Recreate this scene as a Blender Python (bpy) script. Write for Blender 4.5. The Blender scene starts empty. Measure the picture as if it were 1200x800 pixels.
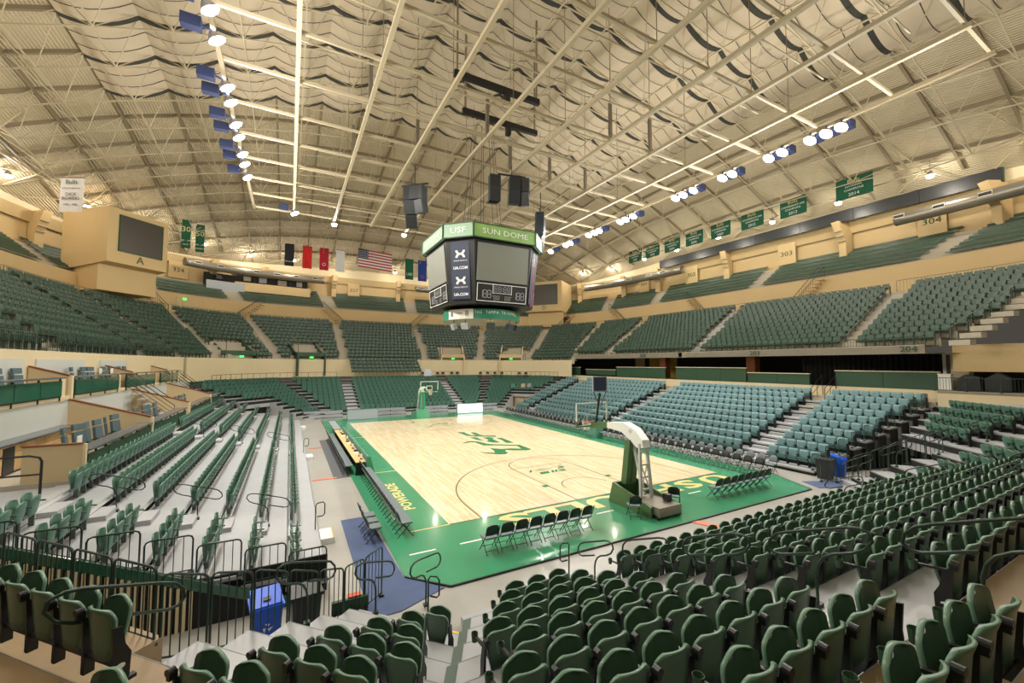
import bpy, math, random
import numpy as np
from mathutils import Vector, Matrix
random.seed(7)
S = bpy.context.scene
COL = S.collection
PI = math.pi

# ------------------------------------------------------------------ camera
cam_d = bpy.data.cameras.new('camera')
cam = bpy.data.objects.new('camera', cam_d)
COL.objects.link(cam)
CAM = Vector((-12.903, -14.522, 5.896))
YAW, PITCH, ROLL, FPX = 0.496168, 0.054322, 0.002370, 480.37
fw = Vector((math.sin(YAW) * math.cos(PITCH), math.cos(YAW) * math.cos(PITCH), math.sin(PITCH)))
rt = Vector((math.cos(YAW), -math.sin(YAW), 0))
up = rt.cross(fw)
r2 = rt * math.cos(ROLL) + up * math.sin(ROLL)
u2 = up * math.cos(ROLL) - rt * math.sin(ROLL)
cam.matrix_world = Matrix((r2, u2, -fw)).transposed().to_4x4()
cam.location = CAM
cam_d.sensor_fit = 'HORIZONTAL'
cam_d.sensor_width = 36
cam_d.lens = FPX / 1200 * 36
cam_d.clip_start = 0.05
cam_d.clip_end = 300
S.camera = cam

# ------------------------------------------------------------------ world, exposure
world = bpy.data.worlds.new('world')
S.world = world
world.use_nodes = True
world.node_tree.nodes['Background'].inputs[0].default_value = (1.0, 0.9, 0.74, 1)
world.node_tree.nodes['Background'].inputs[1].default_value = 0.06
S.view_settings.view_transform = 'Standard'
S.view_settings.look = 'None'
S.view_settings.gamma = 1
S.view_settings.use_curve_mapping = False
S.view_settings.exposure = 0.22
S.cycles.max_bounces = 8
S.cycles.diffuse_bounces = 5
S.cycles.sample_clamp_indirect = 6.0

FLOOD_POWER = 2700.0      # downward floods over the court
FILL_POWER = 720.0       # added omnidirectional fill point, no lamp head of its own
PENDANT_POWER = 330.0    # house pendants around the ring

# ------------------------------------------------------------------ materials
def srgb(r, g, b):
    f = lambda c: (c / 255 / 12.92) if c / 255 <= 0.04045 else ((c / 255 + 0.055) / 1.055) ** 2.4
    return (f(r), f(g), f(b), 1)

def mat(name, col, rough=0.6, metal=0.0, noise=0.0, nscale=4.0, bump=0.0, bscale=30.0, emit=0.0, ecol=None, coat=0.0, spec=0.5):
    m = bpy.data.materials.new(name)
    m.use_nodes = True
    nt = m.node_tree
    b = nt.nodes['Principled BSDF']
    b.inputs['Base Color'].default_value = col
    b.inputs['Roughness'].default_value = rough
    b.inputs['Metallic'].default_value = metal
    b.inputs['Specular IOR Level'].default_value = spec
    if coat:
        b.inputs['Coat Weight'].default_value = coat
        b.inputs['Coat Roughness'].default_value = 0.08
    if noise or bump:
        tc = nt.nodes.new('ShaderNodeTexCoord')
    if noise:
        n = nt.nodes.new('ShaderNodeTexNoise')
        n.inputs['Scale'].default_value = nscale
        n.inputs['Detail'].default_value = 5
        nt.links.new(tc.outputs['Object'], n.inputs['Vector'])
        mx = nt.nodes.new('ShaderNodeMix')
        mx.data_type = 'RGBA'
        mx.inputs['A'].default_value = tuple(c * (1 - noise) for c in col[:3]) + (1,)
        mx.inputs['B'].default_value = tuple(min(1, c * (1 + noise)) for c in col[:3]) + (1,)
        nt.links.new(n.outputs['Fac'], mx.inputs['Factor'])
        nt.links.new(mx.outputs['Result'], b.inputs['Base Color'])
    if bump:
        n2 = nt.nodes.new('ShaderNodeTexNoise')
        n2.inputs['Scale'].default_value = bscale
        nt.links.new(tc.outputs['Object'], n2.inputs['Vector'])
        bp = nt.nodes.new('ShaderNodeBump')
        bp.inputs['Strength'].default_value = bump
        bp.inputs['Distance'].default_value = 0.02
        nt.links.new(n2.outputs['Fac'], bp.inputs['Height'])
        nt.links.new(bp.outputs['Normal'], b.inputs['Normal'])
    if emit:
        b.inputs['Emission Color'].default_value = ecol or col
        b.inputs['Emission Strength'].default_value = emit
    return m

def wood_floor():
    m = mat('maple_planks', srgb(226, 200, 148), 0.24, coat=0.35)
    nt = m.node_tree
    b = nt.nodes['Principled BSDF']
    tc = nt.nodes.new('ShaderNodeTexCoord')
    mp = nt.nodes.new('ShaderNodeMapping')
    mp.inputs['Rotation'].default_value = (0, 0, PI / 2)
    nt.links.new(tc.outputs['Object'], mp.inputs['Vector'])
    br = nt.nodes.new('ShaderNodeTexBrick')
    br.offset_frequency = 2
    br.inputs['Color1'].default_value = srgb(240, 226, 194)
    br.inputs['Color2'].default_value = srgb(224, 200, 152)
    br.inputs['Mortar'].default_value = srgb(212, 184, 134)
    br.inputs['Scale'].default_value = 1
    br.inputs['Mortar Size'].default_value = 0.004
    br.inputs['Bias'].default_value = -0.15
    br.inputs['Brick Width'].default_value = 1.3
    br.inputs['Row Height'].default_value = 0.09
    nt.links.new(mp.outputs['Vector'], br.inputs['Vector'])
    nt.links.new(br.outputs['Color'], b.inputs['Base Color'])
    return m

def deck_ribs(axis_x=True):
    """painted corrugated roof deck: ribs as relief"""
    m = mat('roof_deck', srgb(200, 186, 156), 0.55)
    nt = m.node_tree
    b = nt.nodes['Principled BSDF']
    tc = nt.nodes.new('ShaderNodeTexCoord')
    w = nt.nodes.new('ShaderNodeTexWave')
    w.wave_type = 'BANDS'
    w.bands_direction = 'X' if axis_x else 'Y'
    w.wave_profile = 'SIN'
    w.inputs['Scale'].default_value = 1.7
    w.inputs['Distortion'].default_value = 0
    nt.links.new(tc.outputs['Object'], w.inputs['Vector'])
    bp = nt.nodes.new('ShaderNodeBump')
    bp.inputs['Strength'].default_value = 0.9
    bp.inputs['Distance'].default_value = 0.07
    nt.links.new(w.outputs['Fac'], bp.inputs['Height'])
    nt.links.new(bp.outputs['Normal'], b.inputs['Normal'])
    return m

M = dict(
    concrete=mat('concrete_floor', srgb(166, 164, 158), 0.32, noise=0.2, nscale=0.6),
    tread=mat('grey_tread', srgb(172, 174, 177), 0.45, noise=0.10, nscale=1.2),
    riser=mat('grey_riser', srgb(150, 152, 152), 0.5),
    dark_gap=mat('dark_understage', srgb(30, 30, 28), 0.8),
    brown=mat('sealed_brown_concrete', srgb(158, 134, 100), 0.38, noise=0.22, nscale=1.5),
    stair=mat('beige_concrete', srgb(176, 168, 150), 0.7, noise=0.08),
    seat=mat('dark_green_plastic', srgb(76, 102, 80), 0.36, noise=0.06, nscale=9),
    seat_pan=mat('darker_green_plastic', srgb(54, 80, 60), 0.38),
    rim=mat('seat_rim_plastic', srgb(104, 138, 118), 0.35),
    seat_lit=mat('lit_green_plastic', srgb(84, 124, 108), 0.4, noise=0.05, nscale=9),  # same seat plastic, lightened as if front-lit
    seat_lit_back=mat('lit_green_back', srgb(92, 132, 116), 0.4),  # front-lit tone of the seat plastic for backrests
    padded=mat('teal_seat_fabric', srgb(122, 156, 160), 0.8, noise=0.08, nscale=20),
    padded_dark=mat('teal_seat_shell', srgb(84, 120, 118), 0.6),
    upper=mat('upper_green_plastic', srgb(58, 82, 68), 0.4),
    bench=mat('bench_green', srgb(56, 80, 62), 0.45),
    black=mat('black_metal', srgb(28, 30, 30), 0.45),
    rail=mat('green_painted_steel', srgb(38, 58, 48), 0.35, metal=0.2),
    rail_grey=mat('grey_green_steel', srgb(98, 112, 104), 0.4, metal=0.3),
    chrome=mat('brushed_steel', srgb(190, 192, 194), 0.3, metal=0.9),
    steel=mat('cream_painted_steel', srgb(192, 180, 152), 0.5),
    purlin=mat('tan_roof_beam', srgb(138, 126, 102), 0.6),
    fabric=mat('grey_roof_fabric', srgb(202, 188, 164), 0.85, noise=0.05, nscale=0.8),
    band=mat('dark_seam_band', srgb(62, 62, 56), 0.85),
    wall=mat('tan_wall', srgb(204, 178, 130), 0.7, noise=0.05, nscale=0.5),
    cream=mat('cream_wall', srgb(218, 202, 166), 0.65, noise=0.04, nscale=0.7),
    greypanel=mat('pale_grey_panel', srgb(198, 202, 196), 0.6),
    suitechair=mat('slate_teal_chair', srgb(80, 102, 108), 0.7),
    tan=mat('tan_partition', srgb(204, 182, 142), 0.7),
    trimwood=mat('red_brown_trim', srgb(122, 62, 38), 0.45),
    cabinet=mat('maple_cabinet', srgb(214, 178, 124), 0.5, noise=0.1, nscale=3),
    counter=mat('dark_grey_counter', srgb(92, 96, 100), 0.25),
    greenpanel=mat('green_panel', srgb(46, 78, 56), 0.5),
    suiteglass=mat('green_suite_panel', srgb(40, 92, 70), 0.12, coat=0.5),
    court_green=mat('court_green_paint', srgb(66, 148, 108), 0.2, noise=0.1, nscale=0.7, coat=0.3),
    wood=wood_floor(),
    line=mat('court_line_black', srgb(58, 52, 34), 0.3),
    logo_green=mat('logo_green', srgb(36, 128, 84), 0.25),
    logo_pale=mat('logo_pale_edge', srgb(236, 226, 196), 0.3),
    logo_olive=mat('logo_olive_grey', srgb(160, 160, 118), 0.3),
    gold=mat('gold_paint', srgb(224, 206, 138), 0.3),
    white=mat('white_paint', srgb(236, 236, 232), 0.4),
    bluemat=mat('blue_floor_mat', srgb(70, 88, 126), 0.7, noise=0.2, nscale=2),
    greymat=mat('dark_grey_mat', srgb(92, 94, 98), 0.7, noise=0.15, nscale=2),
    orange=mat('orange_cable_cover', srgb(222, 128, 92), 0.6),
    blue=mat('blue_plastic', srgb(24, 90, 214), 0.4),
    binblack=mat('black_plastic', srgb(44, 46, 48), 0.4),
    screen=mat('grey_led_screen', srgb(124, 128, 118), 0.4),
    darkscreen=mat('dark_led_screen', srgb(70, 64, 56), 0.35),
    navy=mat('navy_board', srgb(44, 54, 78), 0.5),
    sign_lite=mat('pale_green_fascia', srgb(140, 172, 140), 0.45, noise=0.12, nscale=0.6, emit=0.06),
    sign_grass=mat('grass_green_fascia', srgb(132, 172, 92), 0.45, noise=0.35, nscale=1.6, emit=0.05),
    sign_teal=mat('teal_board', srgb(36, 122, 96), 0.45),
    offwhite=mat('off_white_board', srgb(226, 222, 210), 0.5),
    ledboard=mat('grey_led_board', srgb(160, 166, 172), 0.3),
    adwhite=mat('lit_white_board', srgb(240, 242, 246), 0.3, emit=0.55),
    tealcover=mat('teal_vinyl_cover', srgb(84, 140, 124), 0.5),
    chairpad=mat('grey_vinyl_pad', srgb(116, 128, 132), 0.35),
    chairdark=mat('black_vinyl_pad', srgb(34, 40, 36), 0.35),
    hoopgreen=mat('green_hoop_padding', srgb(78, 108, 66), 0.5),
    hoopgrey=mat('grey_hoop_steel', srgb(196, 198, 196), 0.4),
    rimred=mat('orange_rim', srgb(224, 92, 52), 0.4),
    speaker=mat('dark_slate_speaker', srgb(52, 64, 70), 0.6),
    duct=mat('galvanised_duct', srgb(140, 134, 122), 0.35, metal=0.5),
    brick=mat('brown_brick', srgb(140, 84, 56), 0.8, noise=0.15, nscale=3),
    amber=mat('yellow_room_light', srgb(206, 170, 72), 0.7),  # yellow room light put into the wall colour
    darkroom=mat('dark_room', srgb(40, 38, 32), 0.8),
    curtain=mat('black_curtain', srgb(24, 26, 24), 0.9),
    banner_green=mat('banner_green', srgb(24, 92, 66), 0.8),
    flag_black=mat('flag_black', srgb(34, 38, 44), 0.8),
    flag_red=mat('flag_red', srgb(214, 40, 34), 0.8),
    flag_crimson=mat('flag_crimson', srgb(180, 26, 44), 0.8),
    flag_white=mat('flag_white', srgb(224, 222, 222), 0.8),
    flag_blue=mat('flag_blue', srgb(28, 66, 150), 0.8),
    usblue=mat('flag_navy', srgb(56, 66, 96), 0.8),
    usred=mat('flag_stripe_red', srgb(168, 40, 52), 0.8),
    exitgreen=mat('exit_sign_glow', srgb(60, 230, 90), 0.5, emit=3.0),
    lamp_hot=mat('flood_lens', (1, 0.98, 0.94, 1), 0.4, emit=45.0, ecol=(1, 0.98, 0.95, 1)),
    lamp_warm=mat('pendant_lens', (1, 0.92, 0.78, 1), 0.4, emit=28.0, ecol=(1, 0.9, 0.74, 1)),
    ballast=mat('blue_grey_ballast', srgb(38, 48, 82), 0.5),
    yellow=mat('yellow_tape', srgb(226, 196, 64), 0.6),
    red=mat('red_letter', srgb(206, 44, 70), 0.5),
    deck=deck_ribs(True),
)

# ------------------------------------------------------------------ mesh builder
class MB:
    def __init__(self):
        self.v, self.f, self.m = [], [], []
        self.mi = 0
    def face(self, *pts):
        i = len(self.v)
        self.v.extend([tuple(p) for p in pts])
        self.f.append(tuple(range(i, i + len(pts))))
        self.m.append(self.mi)
        return self
    def box(self, c, s, rz=0.0, rx=0.0):
        hx, hy, hz = s[0] / 2, s[1] / 2, s[2] / 2
        R = Matrix.Rotation(rz, 3, 'Z') @ Matrix.Rotation(rx, 3, 'X')
        c = Vector(c)
        i = len(self.v)
        for dx, dy, dz in ((-1, -1, -1), (1, -1, -1), (1, 1, -1), (-1, 1, -1), (-1, -1, 1), (1, -1, 1), (1, 1, 1), (-1, 1, 1)):
            self.v.append(tuple(c + R @ Vector((dx * hx, dy * hy, dz * hz))))
        for q in ((0, 3, 2, 1), (4, 5, 6, 7), (0, 1, 5, 4), (1, 2, 6, 5), (2, 3, 7, 6), (3, 0, 4, 7)):
            self.f.append(tuple(i + k for k in q)); self.m.append(self.mi)
        return self
    def prism(self, poly, z0, z1):
        """vertical prism over a 2-D polygon; z1 may be a list of heights"""
        n = len(poly); i = len(self.v)
        z0s = z0 if isinstance(z0, (list, tuple)) else [z0] * n
        z1s = z1 if isinstance(z1, (list, tuple)) else [z1] * n
        self.v.extend([(p[0], p[1], z) for p, z in zip(poly, z0s)])
        self.v.extend([(p[0], p[1], z) for p, z in zip(poly, z1s)])
        self.f.append(tuple(range(i + n - 1, i - 1, -1))); self.m.append(self.mi)
        self.f.append(tuple(range(i + n, i + 2 * n))); self.m.append(self.mi)
        for k in range(n):
            j = (k + 1) % n
            self.f.append((i + k, i + j, i + n + j, i + n + k)); self.m.append(self.mi)
        return self
    def extrude(self, pts, d):
        """closed outline (3-D points) extruded by vector d"""
        n = len(pts); i = len(self.v); d = Vector(d)
        self.v.extend([tuple(p) for p in pts]); self.v.extend([tuple(Vector(p) + d) for p in pts])
        self.f.append(tuple(range(i + n - 1, i - 1, -1))); self.m.append(self.mi)
        self.f.append(tuple(range(i + n, i + 2 * n))); self.m.append(self.mi)
        for k in range(n):
            j = (k + 1) % n
            self.f.append((i + k, i + j, i + n + j, i + n + k)); self.m.append(self.mi)
        return self
    def tube(self, pts, r, n=6, closed=False):
        pts = [Vector(p) for p in pts]
        if len(pts) < 2:
            return self
        m = len(pts); i0 = len(self.v)
        prev = None
        for k in range(m):
            a = pts[k - 1] if (k > 0 or closed) else pts[k]
            b = pts[(k + 1) % m] if (k < m - 1 or closed) else pts[k]
            t = (b - a).normalized()
            if prev is None:
                ref = Vector((0, 0, 1)) if abs(t.z) < 0.9 else Vector((1, 0, 0))
                x = t.cross(ref).normalized()
            else:
                x = (prev - t * prev.dot(t))
                x = x.normalized() if x.length > 1e-6 else t.orthogonal().normalized()
            prev = x
            y = t.cross(x)
            for q in range(n):
                an = 2 * PI * q / n
                self.v.append(tuple(pts[k] + x * (r * math.cos(an)) + y * (r * math.sin(an))))
        for k in range(m if closed else m - 1):
            for q in range(n):
                a = i0 + k * n + q; b = i0 + k * n + (q + 1) % n
                c = i0 + ((k + 1) % m) * n + (q + 1) % n; d = i0 + ((k + 1) % m) * n + q
                self.f.append((a, b, c, d)); self.m.append(self.mi)
        if not closed:
            self.f.append(tuple(i0 + q for q in range(n))); self.m.append(self.mi)
            self.f.append(tuple(i0 + (m - 1) * n + q for q in range(n - 1, -1, -1))); self.m.append(self.mi)
        return self
    def bar(self, p0, p1, w, h=None):
        """square bar between two points"""
        h = h or w
        p0, p1 = Vector(p0), Vector(p1)
        t = (p1 - p0).normalized()
        ref = Vector((0, 0, 1)) if abs(t.z) < 0.95 else Vector((1, 0, 0))
        x = t.cross(ref).normalized() * (w / 2); y = t.cross(x.normalized()).normalized() * (h / 2)
        i = len(self.v)
        for p in (p0, p1):
            for sx, sy in ((-1, -1), (1, -1), (1, 1), (-1, 1)):
                self.v.append(tuple(p + x * sx + y * sy))
        for q in ((0, 1, 2, 3), (7, 6, 5, 4), (0, 4, 5, 1), (1, 5, 6, 2), (2, 6, 7, 3), (3, 7, 4, 0)):
            self.f.append(tuple(i + k for k in q)); self.m.append(self.mi)
        return self
    def lathe(self, prof, n=12, c=(0, 0, 0)):
        i0 = len(self.v); m = len(prof)
        for r, z in prof:
            for q in range(n):
                an = 2 * PI * q / n
                self.v.append((c[0] + r * math.cos(an), c[1] + r * math.sin(an), c[2] + z))
        for k in range(m - 1):
            for q in range(n):
                self.f.append((i0 + k * n + q, i0 + k * n + (q + 1) % n, i0 + (k + 1) * n + (q + 1) % n, i0 + (k + 1) * n + q)); self.m.append(self.mi)
        return self
    def grid(self, P, thick=None):
        """P[r][c] of 3-D points -> quads"""
        R, C = len(P), len(P[0]); i = len(self.v)
        for row in P:
            self.v.extend([tuple(p) for p in row])
        for r in range(R - 1):
            for c in range(C - 1):
                self.f.append((i + r * C + c, i + r * C + c + 1, i + (r + 1) * C + c + 1, i + (r + 1) * C + c)); self.m.append(self.mi)
        return self
    def mesh(self, name, mats, smooth=False):
        me = bpy.data.meshes.new(name)
        me.from_pydata(self.v, [], self.f)
        for mm in (mats if isinstance(mats, (list, tuple)) else [mats]):
            me.materials.append(M[mm] if isinstance(mm, str) else mm)
        if any(self.m):
            me.polygons.foreach_set('material_index', self.m)
        if smooth:
            me.polygons.foreach_set('use_smooth', [True] * len(self.f))
        me.update()
        return me
    def build(self, name, mats, parent=None, smooth=False):
        o = bpy.data.objects.new(name, self.mesh(name, mats, smooth))
        COL.objects.link(o)
        if parent:
            o.parent = parent
        return o

def put(name, mesh, parent=None, loc=(0, 0, 0), rz=0.0):
    o = bpy.data.objects.new(name, mesh)
    COL.objects.link(o)
    o.location = loc
    o.rotation_euler = (0, 0, rz)
    if parent:
        o.parent = parent
    return o

def tag(o, label=None, cat=None, group=None, kind=None):
    if label: o['label'] = label
    if cat: o['category'] = cat
    if group: o['group'] = group
    if kind: o['kind'] = kind
    return o

def thing(name, label, cat, loc=(0, 0, 0), rz=0.0, group=None):
    o = bpy.data.objects.new(name, None)
    COL.objects.link(o)
    o.empty_display_size = 0.2
    o.location = loc
    o.rotation_euler = (0, 0, rz)
    return tag(o, label, cat, group)

def dup(root, loc, rz, label, group=None):
    r = root.copy()
    COL.objects.link(r)
    r.location = loc
    r.rotation_euler = (0, 0, rz)
    r['label'] = label
    if group: r['group'] = group
    for ch in KIDS[root.name]:
        c = ch.copy(); COL.objects.link(c); c.parent = r
        for g in KIDS.get(ch.name, ()):
            d = g.copy(); COL.objects.link(d); d.parent = c
    return r
KIDS = {}
def register(root):
    def walk(o):
        ks = [c for c in COL.objects if c.parent == o]
        KIDS[o.name] = ks
        for k in ks: walk(k)
    walk(root)

ORD = ['zeroth', 'first', 'second', 'third', 'fourth', 'fifth', 'sixth', 'seventh', 'eighth', 'ninth', 'tenth', 'eleventh', 'twelfth',
       'thirteenth', 'fourteenth', 'fifteenth', 'sixteenth', 'seventeenth', 'eighteenth', 'nineteenth', 'twentieth', 'twenty-first',
       'twenty-second', 'twenty-third', 'twenty-fourth', 'twenty-fifth', 'twenty-sixth', 'twenty-seventh', 'twenty-eighth', 'twenty-ninth', 'thirtieth',
       'thirty-first', 'thirty-second', 'thirty-third', 'thirty-fourth', 'thirty-fifth', 'thirty-sixth', 'thirty-seventh', 'thirty-eighth',
       'thirty-ninth', 'fortieth', 'forty-first', 'forty-second', 'forty-third', 'forty-fourth', 'forty-fifth', 'forty-sixth', 'forty-seventh', 'forty-eighth']

def text(name, body, size, mtx, material, parent=None, extrude=0.004, sx=1.0, align='CENTER', bold=0.0):
    cu = bpy.data.curves.new(name, 'FONT')
    cu.body = body
    cu.size = size
    cu.align_x = align
    cu.align_y = 'CENTER'
    cu.extrude = extrude
    cu.offset = bold
    cu.resolution_u = 2
    cu.materials.append(M[material])
    co = bpy.data.objects.new(name, cu)
    me = bpy.data.meshes.new_from_object(co)
    bpy.data.objects.remove(co)
    me.name = name
    o = bpy.data.objects.new(name, me)
    COL.objects.link(o)
    o.matrix_world = mtx @ Matrix.Diagonal((sx, 1, 1, 1))
    if parent:
        o.parent = parent
        o.matrix_parent_inverse = Matrix.Translation(parent.location).inverted() if parent.rotation_euler.z == 0 else (Matrix.Translation(parent.location) @ Matrix.Rotation(parent.rotation_euler.z, 4, 'Z')).inverted()
    return o

def frame(loc, xdir, ydir):
    x = Vector(xdir).normalized(); y = Vector(ydir).normalized(); z = x.cross(y)
    m = Matrix((x, y, z)).transposed().to_4x4()
    m.translation = Vector(loc)
    return m

def rz_of(dx, dy):
    """rotation that turns local +Y into (dx, dy)"""
    return math.atan2(-dx, dy)
# ================================================================== FLOOR AND COURT
CY = 14.3
fl = MB(); fl.prism([(-30, -22), (30, -22), (30, 56), (-30, 56)], -0.3, 0.0)
floor = tag(fl.build('floor', 'concrete'), 'polished grey concrete arena floor around the green court apron', kind='structure')

court = MB()
court.prism([(-9.95, -2.9), (-9.0, -3.95), (8.9, -3.95), (9.95, -1.75), (9.95, 32.6), (-9.95, 32.6)], 0.002, 0.045)
court_o = tag(court.build('floor_court', 'court_green'), 'green painted apron of the basketball court', kind='structure')
ed = MB()
for a, b in (((-9.95, -2.9), (-9.0, -3.95)), ((-9.0, -3.95), (8.9, -3.95)), ((8.9, -3.95), (9.95, -1.75))):
    ed.bar((a[0], a[1], .024), (b[0], b[1], .024), .05, .05)
ed.build('ramp_edge', 'black', court_o)
ZC = 0.047
w = MB(); w.prism([(-7.62, 0), (7.62, 0), (7.62, 28.65), (-7.62, 28.65)], 0.04, ZC)
w.build('maple_playing_area', 'wood', court_o)

def arc_strip(mb, cx, cy, r, a0, a1, wd, z, n=40):
    for i in range(n):
        t0 = a0 + (a1 - a0) * i / n; t1 = a0 + (a1 - a0) * (i + 1) / n
        p = lambda rr, t: (cx + rr * math.cos(t), cy + rr * math.sin(t), z)
        mb.face(p(r - wd / 2, t0), p(r + wd / 2, t0), p(r + wd / 2, t1), p(r - wd / 2, t1))
def strip(mb, x0, y0, x1, y1, z):
    mb.face((x0, y0, z), (x1, y0, z), (x1, y1, z), (x0, y1, z))

for end in (0, 1):
    Y = lambda y: y if end == 0 else 28.65 - y
    sg = 1 if end == 0 else -1
    L = MB(); z = ZC + 0.003
    a0, a1 = (0, PI) if end == 0 else (PI, 2 * PI)
    arc_strip(L, 0, Y(1.6), 6.32, a0, a1, .05, z)
    for sx in (-1, 1):
        strip(L, sx * 6.32 - .025, Y(0), sx * 6.32 + .025, Y(1.6), z)
        strip(L, sx * 1.83 - .025, Y(0), sx * 1.83 + .025, Y(5.79), z)
    strip(L, -1.83, Y(5.765), 1.83, Y(5.815), z)
    arc_strip(L, 0, Y(5.79), 1.83, a0, a1, .05, z)
    arc_strip(L, 0, Y(1.6), 1.22, a0, a1, .05, z, 24)
    strip(L, -7.6, Y(-.03), 7.6, Y(.03), z)
    L.build('key_line', 'line', court_o)
    for sx in (-1, 1):
        for yy in (2.15, ):
            k = MB(); strip(k, sx * 1.95 - .17, Y(yy), sx * 1.95 + .17, Y(yy + .3), z + .001)
            k.build('lane_block', 'logo_green', court_o)
L = MB(); strip(L, -7.6, 14.3, 7.6, 14.35, ZC + .003); L.build('centre_line', 'line', court_o)
L = MB(); strip(L, 7.56, 18.5, 7.66, 22.5, ZC + .003); L.build('coaching_box_line', 'line', court_o)

# gold and white dashes painted on the apron
for i, (x0, y0, x1, y1, m_) in enumerate([(-9.05, -.04, -7.62, .04, 'gold'), (-9.2, 8.5, -7.62, 8.58, 'gold'), (-9.2, 20.0, -7.62, 20.08, 'gold'),
                                         (-8.95, 13.7, -8.35, 14.5, 'gold')]):
    k = MB(); strip(k, x0, y0, x1, y1, ZC + .002); k.build('apron_mark', m_, court_o)
for x in (-9.1, -7.45, -5.6, -3.4, -1.75, 1.9, 3.55, 5.6):
    k = MB(); strip(k, x - .42, -1.75, x + .42, -1.67, ZC + .002); k.build('photo_line_dash', 'white', court_o)

# centre logo, outlines measured on the floor (interlocked U, S and F with horns)
def back_floor(px, py, z=ZC):
    d = fw + r2 * ((px - 600) / FPX) - u2 * ((py - 400) / FPX)
    s = (z - CAM.z) / d.z
    return CAM + d * s
LOGO = [
    [(64, 178), (152, 176), (182, 194), (232, 212), (298, 216), (262, 198), (238, 178), (300, 184), (356, 210), (402, 220), (548, 220), (566, 236), (330, 232), (190, 224)],
    [(222, 242), (310, 244), (340, 258), (398, 284), (300, 272)],
    [(384, 246), (470, 240), (540, 250), (510, 264), (560, 284), (612, 310), (520, 308), (436, 296), (470, 276)],
    [(566, 250), (640, 252), (790, 312), (690, 314), (640, 280)],
    [(128, 324), (190, 296), (250, 290), (340, 300), (450, 326), (560, 332), (690, 336), (860, 338), (1012, 396), (960, 408), (770, 410), (690, 404), (676, 416), (712, 440), (690, 456), (600, 462), (480, 452), (340, 432),
     (480, 436), (548, 440), (530, 410), (480, 382), (640, 392), (740, 384), (884, 388), (830, 352), (690, 348), (560, 346), (400, 348), (290, 308), (220, 306)],
]
for outline in LOGO:
    pts = [back_floor(530 + a * 110 / 1200, 490 + b * 55 / 600) for a, b in outline]
    cx = sum(p.x for p in pts) / len(pts); cy = sum(p.y for p in pts) / len(pts)
    for zz, sc, mm in ((ZC + .003, 0, 'logo_green'),):
        k = MB(); k.face(*[(p.x, p.y, zz) for p in pts]); k.build('centre_logo', mm, court_o)
# free-throw lane emblems: flat print on the floor
def lane_emblem(end):
    Y = (lambda y: y) if end == 0 else (lambda y: 28.65 - y)
    shp = [((300, 280), (345, 276), (350, 238), (320, 240)), ((400, 230), (560, 196), (640, 215), (700, 180), (740, 170), (660, 225), (600, 225), (560, 245), (410, 248)),
           ((480, 275), (640, 250), (670, 285), (510, 312)), ((690, 240), (735, 235), (745, 272), (700, 280)), ((750, 230), (790, 225), (800, 262), (760, 268)),
           ((800, 150), (880, 135), (925, 248), (810, 265))]
    for i, s in enumerate(shp):
        pts = [back_floor(600 + a * 80 / 1200, 535 + b * 40 / 600) for a, b in s]
        k = MB(); k.face(*[((p.x if end == 0 else -p.x), Y(p.y), ZC + .004) for p in pts])
        k.build('lane_emblem', 'logo_olive' if i in (1, 5) else 'logo_green', court_o)
    if end == 0:
        for a, b in ((868, 180), (898, 232)):
            p = back_floor(600 + a * 80 / 1200, 535 + b * 40 / 600)
            k = MB(); strip(k, p.x - .16, p.y - .12, p.x + .16, p.y + .12, ZC + .006); k.build('lane_emblem', 'logo_green', court_o)
lane_emblem(0); lane_emblem(1)

# baseline lettering, read from the court (letters stand upside down seen from this end)
def floor_letter(ch, x, y, size, sx, xd, yd, mm='gold'):
    return text('floor_lettering', ch, size, frame((x, y, ZC + .002), xd, yd), mm, court_o, extrude=.001, sx=sx, bold=.05 if len(ch) == 1 else .015)
for ch, x in (('U', 6.4), ('S', 4.4), ('F', 2.9), ('B', .75), ('U', -.85), ('L', -2.55), ('L', -3.85), ('S', -5.2)):
    floor_letter(ch, x, -.64, 1.5, 1.85, (-1, 0, 0), (0, -1, 0))
floor_letter('POWERADE', -8.45, 4.2, .62, 1.2, (0, 1, 0), (-1, 0, 0))

# floor mats and cable covers
def flat_thing(name, label, cat, pts, mm, z0=.002, z1=.02, group=None):
    k = MB(); k.prism(pts, z0, z1)
    return tag(k.build(name, mm), label, cat, group)
flat_thing('floor_mat', 'blue floor mat beside the courtside bench, running under the railing', 'mat', [(-11.05, 2.35), (-10.1, 2.35), (-9.97, -2.85), (-9.15, -3.9), (-10.4, -4.4), (-11.1, -4.4)], 'bluemat')
flat_thing('floor_mat', 'dark grey rubber mat behind the scorers table chairs', 'mat', [(-10.75, 20.3), (-10.0, 20.6), (-9.97, 8.6), (-10.75, 8.5)], 'greymat')
flat_thing('floor_mat', 'blue floor mat by the bins at the far baseline corner', 'mat', [(9.98, -3.0), (9.5, -4.0), (10.5, -4.5), (12.0, -3.9)], 'bluemat')
flat_thing('floor_mat', 'blue mat scrap lying inside the railed corner passage', 'mat', [(-12.0, -4.1), (-11.2, -4.1), (-11.2, -4.9), (-12.0, -4.9)], 'bluemat')
for i, (pts, lab) in enumerate([
        ([(-11.74, 8.6), (-10.6, 8.55), (-10.6, 8.78), (-11.74, 8.82)], 'orange cable cover strip crossing the aisle, nearer of two'),
        ([(-11.6, 17.2), (-10.7, 17.3), (-10.7, 17.55), (-11.6, 17.45)], 'orange cable cover strip crossing the aisle, farther of two'),
        ([(.45, -3.99), (.8, -3.99), (1.15, -4.75), (.85, -4.95)], 'orange cable cover strip behind the near basket')]):
    flat_thing('cable_cover', lab, 'cable cover', pts, 'orange', .002, .025, 'orange cable covers')
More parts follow.
